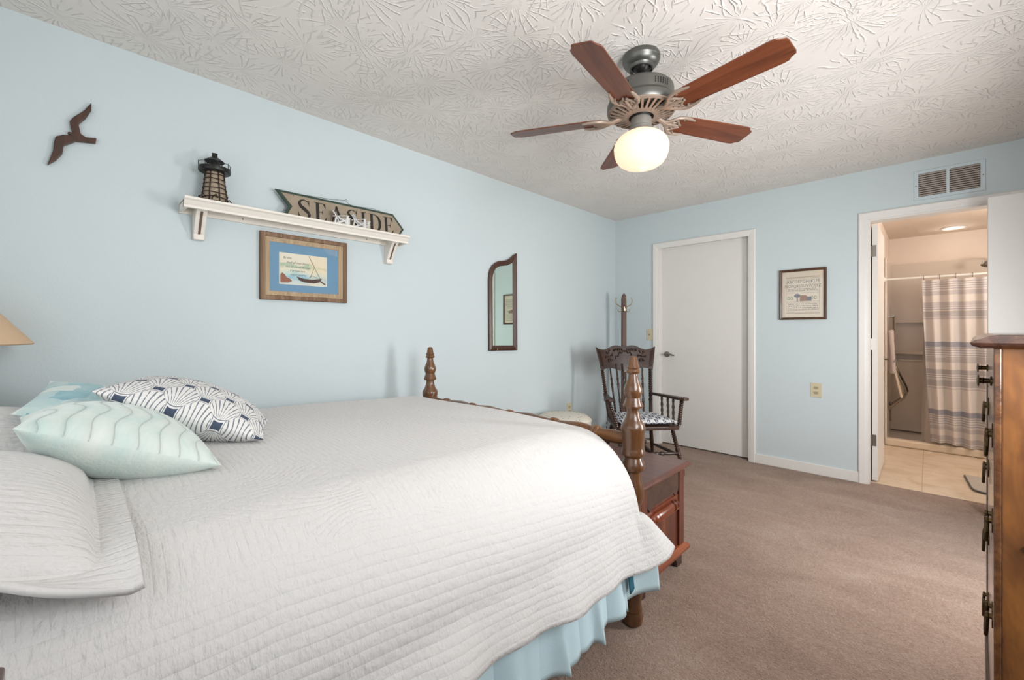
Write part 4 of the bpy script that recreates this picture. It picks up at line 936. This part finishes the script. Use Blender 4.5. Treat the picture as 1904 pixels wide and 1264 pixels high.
build(m, 'lid', MAT['cedarx'], t)
m = MB(); vs = []; bp_ = [(0, .080), (.026, .080), (.028, .094), (.022, .104), (.010, .112), (0, .114)]; n = len(bp_)
for X, Y, sx, sy in ((cx0, cy0, -1, -1), (cx1, cy0, 1, -1), (cx1, cy1, 1, 1), (cx0, cy1, -1, 1)): vs += [(X+sx*i, Y+sy*i, z) for i, z in bp_]
m.add(vs, [(c*n+k, c*n+(k+1) % n, ((c+1) % 4)*n+(k+1) % n, ((c+1) % 4)*n+k) for c in range(4) for k in range(n)]); m.box(cx0, cx1, cy0, cy1, .082, .11)
build(m, 'base_moulding', MAT['cedary'], t)
for X, s in ((cx1, -1), (cx0, 1)):
    for Y, s2 in ((cy1, -1), (cy0, 1)):
        m = MB(); m.prism([(0, .0), (.055, 0), (.06, .03), (.085, .05), (.10, .082), (0, .082)], lambda a, b: (X-.002*s*-1, Y+s2*a, b), lambda a, b: (X+s*.03, Y+s2*a, b))
        build(m, 'bracket_foot', MAT['dark_top'], t)
# end frame: corner stiles, scalloped overlay, rolling-pin ornament
for Y0_, Y1_ in ((cy1-.055, cy1+.001), (cy0-.001, cy0+.055)): build(MB().box(cx1, cx1+.009, Y0_, Y1_, .114, .495), 'corner_stile', MAT['cedar'], t, bevel=.002)
sc_ = [(cy1-.057, .40), (cy1-.075, .385), (cy1-.085, .372), (cy1-.10, .378), (cy1-.115, .392), (cy1-.13, .39), (cy1-.225, .39), (cy1-.32, .39), (cy1-.335, .392), (cy1-.35, .378), (cy1-.365, .372), (cy1-.375, .385), (cy1-.393, .40), (cy1-.393, .494), (cy1-.057, .494)]
build(MB().prism(sc_, lambda a, b: (cx1, a, b), lambda a, b: (cx1+.006, a, b)), 'scalloped_apron', MAT['dark_top'], t)
build(MB().box(cx1, cx1+.004, cy1-.393, cy1-.057, .33, .372), 'pale_band', MAT['cedary'], t)
yc = cy1-.225
build(MB().turn((cx1+.006, yc-.15, .335), (cx1+.006, yc+.15, .335), [(0, .008), (.04, .018), (.08, .022), (.10, .014), (.13, .02), (.16, .024), (.2, .026), (.22, .016), (.26, .022), (.74, .024), (.78, .016), (.8, .026), (.84, .024), (.87, .02), (.90, .014), (.92, .022), (.96, .018), (1, .008)], 16), 'turned_ornament', MAT['cedary'], t)
build(MB().box(cx1, cx1+.012, cy1-.393, cy1-.057, .30, .312), 'ledge_strip', MAT['cedary'], t, bevel=.003)

# ------------------------------------------------------------ round cream pouf beside the wall
t = thing('pouf', 'round cream speckled pouf beside the left wall, mostly hidden by the bed rail', 'pouf', (.30, -1.35, 0))
build(MB().lathe([(.20, .0), (.225, .02), (.232, .10), (.232, .40), (.236, .425), (.228, .445), (.20, .462), (.12, .474), (.002, .478)], (.30, -1.35, 0), 48), 'cushion_body', MAT['pouf'], t)
build(MB().tube([(.30+.234*cos(a), -1.35+.234*sin(a), .428) for a in [2*pi*i/40 for i in range(40)]], .006, 6, True), 'piping', MAT['pouf'], t)
random.seed(5); m = MB()
for k in range(46):
    a = 2*pi*k/46; rr, zz = random.choice(((.228, .445), (.21, .456), (.17, .468), (.13, .4735)))
    x, y = .30+rr*cos(a), -1.35+rr*sin(a); m.lathe([(.004, 0), (.003, .0025), (.0005, .003)], (x, y, zz-.001), 6, False)
build(m, 'speckles', MAT['brass'], t)

# ------------------------------------------------------------ coat rack
t = thing('coat_rack', 'slim brown wooden coat rack with metal hooks standing in the corner', 'coat rack', (.262, -.270, 0))
cx, cy = .262, -.270
build(MB().prism([(-.023, .0), (.023, .0), (.023, 1.53), (.018, 1.56), (.0, 1.585), (-.018, 1.56), (-.023, 1.53)], lambda a, b: tuple(Vector((cx, cy, b))+RTv*a-FWv*.023), lambda a, b: tuple(Vector((cx, cy, b))+RTv*a+FWv*.023)), 'post', MAT['rack'], t, bevel=.003)
for k in range(4):
    d_ = Matrix.Rotation(radians(45.7+90*k), 3, 'Z') @ Vector((1, 0, 0)); p = Vector((cx, cy, 0))
    build(MB().tube([p+d_*.02+Vector((0, 0, .24)), p+d_*.09+Vector((0, 0, .20)), p+d_*.15+Vector((0, 0, .11)), p+d_*.20+Vector((0, 0, .03)), p+d_*.235+Vector((0, 0, .018))], [.016, .018, .018, .017, .016], 8), 'foot', MAT['rack'], t)
for d_, lb in ((RTv, None), (-RTv, None), (-FWv, None)):
    p = Vector((cx, cy, 0)); z = Vector((0, 0, 1)); b0 = p+d_*.024
    m = MB(); m.tube([b0+z*1.40, b0+d_*.004+z*1.45], .006, 6)
    m.tube([b0+z*1.445, b0+d_*.03+z*1.455, b0+d_*.055+z*1.475, b0+d_*.066+z*1.51, b0+d_*.058+z*1.535], [.005, .005, .005, .0045, .004], 8)
    m.tube([b0+z*1.40, b0+d_*.02+z*1.39, b0+d_*.035+z*1.40, b0+d_*.036+z*1.42], .004, 6)
    m.tube([b0+d_*.058+z*1.53, b0+d_*.056+z*1.541], [.007, .007], 8)
    build(m, 'hook', MAT['hookm'], t)

# ------------------------------------------------------------ rocking chair
t = thing('rocking_chair', 'dark pressed-back wooden rocking chair in front of the corner coat rack', 'chair', (.765, -.906, 0), radians(-40))
R = lambda mb, n, m, p=t, **k: build(mb, n, m, p, world=False, **k)
def bobbin(nb, r0, r1, a=0., b_=1., ends=.9):
    pr = []
    for i in range(nb):
        for q, k in ((0, r0), (.25, r0+(r1-r0)*.75), (.5, r1), (.75, r0+(r1-r0)*.75)): pr.append((a+(b_-a)*(i+q)/nb, k))
    return pr+[(b_, r0)]
R(MB().prism([(-.21, -.20), (-.20, -.215), (.0, -.245), (.20, -.265), (.235, -.25), (.245, -.15), (.245, .15), (.235, .25), (.20, .265), (0, .245), (-.20, .215), (-.21, .20)], lambda a, b: (a, b, .385), lambda a, b: (a, b, .415)), 'seat', MAT['rocky'], bevel=.006)
SB = lambda y: ((-.195, y, .41), (-.300, y*1.20, .885))
for s in (-1, 1):
    p, q = SB(.195*s)
    R(MB().turn((p[0], p[1], .40), q, [(0, .016), (.03, .015), (.30, .014), (.33, .019), (.36, .013)]+bobbin(12, .011, .017, .38, .90)+[(.93, .017), (1, .013)], 12), 'back_stile', MAT['rock'])
for y in (-.13, -.078, -.026, .026, .078, .13):
    p, q = SB(y)
    R(MB().turn((p[0], p[1], .40), q, [(0, .007)]+bobbin(5, .007, .0115, .02, .26)+[(.28, .012), (.34, .0115), (.36, .008), (.50, .009), (.60, .0105), (.62, .013), (.64, .008), (.70, .009), (.72, .0115), (.74, .008), (1, .006)], 10), 'back_spindle', MAT['rock'])
# crest rail: curved, shaped board with relief carving
def crest_edge(k):   # k -1..1
    a = abs(k); top = 1.035+.018*cos(k*pi*1.0)-.010*cos(k*pi*3)+(.016 if a > .92 else 0)*(a-.92)/.08
    bot = .828-.018*cos(k*pi*1.5)+.02*max(0, a-.85)
    return top, bot
def crest(off):
    def f(u, v):
        k = u*2-1; top, bot = crest_edge(k); y = k*(.255+.030*v-.012*(1-v)); z = bot+(top-bot)*v
        x = -.300-.045*v+.045*k*k*0.9-.02+off
        return (x, y, z)
    return f
m = MB(); nu, nv = 40, 12
A_ = [crest(0)(i/nu, j/nv) for j in range(nv+1) for i in range(nu+1)]; B_ = [crest(.022)(i/nu, j/nv) for j in range(nv+1) for i in range(nu+1)]
g0 = lambda i, j: j*(nu+1)+i; N_ = len(A_); fs = []
for j in range(nv):
    for i in range(nu): fs += [(g0(i, j), g0(i, j+1), g0(i+1, j+1), g0(i+1, j)), (N_+g0(i, j), N_+g0(i+1, j), N_+g0(i+1, j+1), N_+g0(i, j+1))]
for i in range(nu):
    for j in (0, nv): fs.append((g0(i, j), g0(i+1, j), N_+g0(i+1, j), N_+g0(i, j)))
for j in range(nv):
    for i in (0, nu): fs.append((g0(i, j), g0(i, j+1), N_+g0(i, j+1), N_+g0(i, j)))
cr = R(m.add(A_+B_, fs, True), 'crest_rail', MAT['rocky'])
m = MB(); Cf = crest(.024)
def cpt(k, v, lift=0): p = Cf((k+1)/2, v); return (p[0]+lift, p[1], p[2])
for s in (-1, 1):
    for q in range(6):     # rosette
        a = q*pi/3; m.tube([cpt(s*.58+.05*cos(a), .62+.14*sin(a)), cpt(s*.58+.11*cos(a), .62+.26*sin(a), .003), cpt(s*.58+.14*cos(a+.25), .62+.32*sin(a+.25))], [.007, .010, .004], 6)
    m.tube([cpt(s*.58, .62), cpt(s*.585, .63, .006)], [.012, .008], 8)
    for q in range(8): m.tube([cpt(s*.86, .12+.10*q), cpt(s*.95, .22+.10*q)], [.006, .004], 6)
    m.tube([cpt(s*(.36-.36*i/10), .46+.34*sin(i/10*pi*.5)+.05*sin(i*1.6)) for i in range(11)], .006, 6)
    for q in range(5): m.tube([cpt(s*(.08+.07*q), .80-.012*q), cpt(s*(.10+.07*q), .90-.012*q, .003), cpt(s*(.14+.07*q), .84-.012*q)], [.005, .007, .003], 6)
R(m, 'crest_carving', MAT['rocky'], cr)
for s in (-1, 1):
    back = (-.235, .222*s, .615); front = (.190, .325*s, .625)
    m = MB(); d_ = Vector(front)-Vector(back); nrm = Vector((-d_.y, d_.x, 0)).normalized()
    P_ = [(0, -.016), (.3, -.022), (.62, -.026), (.80, -.036), (.94, -.038), (1.02, -.028), (1.04, 0), (1.02, .028), (.94, .038), (.80, .036), (.62, .026), (.3, .022), (0, .016)]
    m.prism(P_, lambda a, b: tuple(Vector(back)+d_*a+nrm*b-Vector((0, 0, .011))), lambda a, b: tuple(Vector(back)+d_*a+nrm*b+Vector((0, 0, .011))))
    R(m, 'armrest', MAT['rocky'], bevel=.004)
    # sub-posts under the arm
    for k in range(4):
        f0 = (.32, .50, .66, .90)[k]; top = Vector(back)+d_*f0-Vector((0, 0, .011)); bx = (-.03, .06, .13, .205)[k]; bot = Vector((bx, s*(.225+.035*(bx+.05)/.25), .41))
        r = 1.5 if k == 3 else 1
        R(MB().turn(bot, top, [(0, .008*r), (.08, .010*r), (.2, .012*r), (.3, .008*r), (.42, .0125*r), (.55, .008*r), (.66, .0125*r), (.78, .008*r), (.90, .011*r), (1, .008*r)] if k < 3 else [(0, .013)]+bobbin(9, .013, .018, .05, .85)+[(.9, .019), (1, .014)], 10), 'arm_post' if k == 3 else 'arm_spindle', MAT['rock'])
    # legs
    R(MB().turn((.235, s*.275, .066), (.175, s*.215, .39), [(0, .012), (.05, .014)]+bobbin(5, .012, .017, .07, .32)+[(.34, .019), (.42, .018), (.48, .019), (.5, .014)]+bobbin(7, .013, .018, .52, .92)+[(1, .014)], 12), 'leg', MAT['rock'])
    R(MB().turn((-.225, s*.225, .060), (-.155, s*.175, .39), [(0, .012), (.1, .014), (.4, .018), (.6, .017), (1, .013)], 12), 'leg', MAT['rock'])
    R(MB().turn((.222, s*.262, .17), (-.205, s*.215, .16), [(0, .009), (.3, .013), (.5, .015), (.7, .013), (1, .009)], 10), 'stretcher', MAT['rock'])
    m = MB(); ar = [(-.47+.74*i/20) for i in range(21)]
    yy = lambda x: s*(.25+.055*x)
    rz_ = lambda x: .004+.42*(max(abs(x+.0)-.02, 0))**2*.62
    vs = []
    for x in ar:
        for dy in (-.012, .012): vs += [(x, yy(x)+dy, rz_(x)), (x, yy(x)+dy, rz_(x)+.062-.018*abs(x)/.47)]
    m.add(vs, [(4*i, 4*i+4, 4*i+6, 4*i+2) for i in range(20)]+[(4*i+1, 4*i+3, 4*i+7, 4*i+5) for i in range(20)]+[(4*i, 4*i+1, 4*i+5, 4*i+4) for i in range(20)]+[(4*i+2, 4*i+6, 4*i+7, 4*i+3) for i in range(20)]+[(0, 2, 3, 1), (80, 81, 83, 82)])
    R(m, 'rocker', MAT['rock'], bevel=.003)
R(MB().turn((.218, -.258, .19), (.218, .258, .19), [(0, .009), (.2, .012)]+bobbin(6, .011, .017, .25, .75)+[(.8, .012), (1, .009)], 10), 'stretcher', MAT['rock'])
R(MB().turn((-.205, -.21, .20), (-.205, .21, .20), [(0, .008), (.5, .013), (1, .008)], 10), 'stretcher', MAT['rock'])
t = thing('seat_cushion', 'navy and white rope-patterned cushion on the rocking chair seat', 'cushion', (.765, -.906, .415), radians(-40))
def cush(sg):
    def f(i, j):
        u = sin((i*2-1)*pi/2); v = sin((j*2-1)*pi/2); h = (max(0, 1-u**4)*max(0, 1-v**4))**.5
        return (.02+u*.205*(1-.03*(1-v*v)), v*(.222+.02*u), .030+sg*.030*h+.004*sin(u*8)*sin(v*8)*h*(sg > 0))
    return MB().grid(28, 28, f, True)
R(cush(1), 'cushion_top', MAT['anchor'], t); R(cush(-1), 'cushion_base', MAT['anchor'], t)
for s in (-1, 1): R(MB().tube([(-.18, s*.19, .03), (-.20, s*.20, .0), (-.205, s*.215, -.06), (-.195, s*.22, -.12)], [.006, .005, .004, .003], 6), 'cushion_tie', MAT['anchor'], t)

# ------------------------------------------------------------ dresser at the right edge
ang = math.atan2(.9985, .0544)
t = thing('chest_of_drawers', 'tall brown wooden chest of drawers with dark top at the right edge', 'dresser', (2.652, -3.120, 0), ang)
R = lambda mb, n, m, p=t, **k: build(mb, n, m, p, world=False, **k)
DW, DD = .92, .50
R(MB().box(0, DW, -DD, -.004, .10, 1.158), 'case', MAT['dside'], bevel=.002)
tpp = [(.0, 1.158), (.022, 1.158), (.034, 1.163), (.036, 1.168), (.030, 1.173), (.020, 1.176), (.012, 1.181), (0, 1.183)]
m = MB(); n = len(tpp); vs = []
for X, Y, sx, sy in ((0, -DD, -1, 0), (DW, -DD, 1, 0), (DW, 0, 1, 1), (0, 0, -1, 1)): vs += [(X+sx*i*.7, Y+sy*i, z) for i, z in tpp]
m.add(vs, [(c*n+k, c*n+(k+1) % n, ((c+1) % 4)*n+(k+1) % n, ((c+1) % 4)*n+k) for c in range(4) for k in range(n-1)]+[tuple(c*n+n-1 for c in range(4)), tuple(c*n for c in range(4))])
R(m, 'dresser_top', MAT['dark_top'])
for x0, x1 in ((-.001, .022), (DW-.022, DW+.001)): R(MB().box(x0, x1, -.004, .006, .10, 1.158), 'front_stile', MAT['dfront'], bevel=.002)
for x in (.03, DW-.03):
    for y in (-.03, -DD+.03): R(MB().turn((x, y, 0), (x, y, .10), [(0, .018), (.3, .03), (.7, .034), (1, .03)], 16), 'foot', MAT['dark_top'])
def knob(p, x, y, z):
    m = MB(); m.turn((x, y, z), (x, y+.022, z), [(0, .010), (.1, .010), (.14, .005), (.5, .0055), (.55, .008), (.6, .0055), (.78, .006), (.82, .013), (.92, .012), (1, .004)], 14)
    return build(m, 'knob', MAT['brass'], p, world=False)
def bail(p, x, y, z):
    m = MB(); m.prism([(x+.036*cos(a), z+.024*sin(a)*(1+.2*cos(3*a))) for a in [2*pi*i/20 for i in range(20)]], lambda a, b: (a, y, b), lambda a, b: (a, y+.0025, b))
    for s in (-1, 1): m.turn((x+s*.026, y, z+.004), (x+s*.026, y+.012, z+.004), [(0, .006), (.6, .005), (.7, .008), (1, .006)], 10)
    m.tube([(x-.026, y+.009, z+.004), (x-.029, y+.010, z-.02), (x-.018, y+.011, z-.042), (x, y+.011, z-.047), (x+.018, y+.011, z-.042), (x+.029, y+.010, z-.02), (x+.026, y+.009, z+.004)], .0035, 8)
    return build(m, 'bail_pull', MAT['brass'], p, world=False)
for x0, x1, kx in ((.026, DW/2-.004, .15), (DW/2+.004, DW-.026, .62)):   # two small top drawers, ogee front
    pr = [(-.004, 1.020), (.001, 1.022), (.005, 1.034), (.006, 1.05), (.006, 1.145), (.003, 1.152), (-.004, 1.152)]
    dr = R(MB().prism(pr, lambda a, b: (x0, a, b), lambda a, b: (x1, a, b)), 'drawer', MAT['dfront'])
    knob(dr, kx, .006, 1.085)
for z0, z1, zp in ((.850, 1.012, .965), (.650, .842, .782), (.440, .642, .578), (.215, .432, .385)):
    dr = R(MB().box(.026, DW-.026, -.004, .003, z0, z1), 'drawer', MAT['dfront'], bevel=.004)
    for x in (.20, .72): bail(dr, x, .003, zp)
R(MB().prism([(.02, .10), (.10, .12), (.25, .15), (.40, .13), (DW/2, .11), (.52, .13), (.67, .15), (.82, .12), (DW-.02, .10), (DW-.02, .21), (.02, .21)], lambda a, b: (a, -.004, b), lambda a, b: (a, .01, b)), 'apron', MAT['dark_top'])
R(MB().turn((-.0005, -.035, .80), (-.006, -.035, .80), [(0, .006), (.6, .006), (1, .003)], 10), 'side_button', MAT['dark_top'])

# ------------------------------------------------------------ lamp and nightstand at the left edge
t = thing('wall_lamp', 'tan cone lampshade at the left edge in front of the blue wall', 'lamp', (.215, -4.62, 1.14))
build(MB().lathe([(.205, 1.142), (.207, 1.146), (.065, 1.335), (.062, 1.335)], (.215, -4.62, 0), 48, False), 'lamp_shade', MAT['linen'], t, solid=.003)
build(MB().tube([(.215, -4.946, 1.12), (.215, -4.90, 1.12), (.215, -4.75, 1.10), (.215, -4.63, 1.12), (.215, -4.62, 1.20)], .008, 8)  .box(.185, .245, -4.95, -4.935, 1.06, 1.18), 'swing_arm', MAT['brass'], t)
t = thing('nightstand', 'dark wood nightstand corner at the lower left edge beside the bed', 'nightstand', (2.02, -4.58, 0))
build(MB().prism([(1.843, -4.372), (1.852, -4.362), (2.20, -4.362), (2.20, -4.80), (1.843, -4.80)], lambda a, b: (a, b, .810), lambda a, b: (a, b, .832)), 'night_top', MAT['night'], t, bevel=.003)
ns = build(MB().box(1.87, 2.17, -4.78, -4.385, .42, .81), 'cabinet', MAT['night'], t)
build(MB().box(2.17, 2.182, -4.76, -4.405, .60, .79), 'drawer', MAT['night'], t)
for x in (1.885, 2.155):
    for y in (-4.765, -4.40): build(MB().turn((x, y, 0), (x, y, .42), [(0, .01), (.1, .016), (.6, .02), (1, .018)], 12), 'leg', MAT['night'], t)
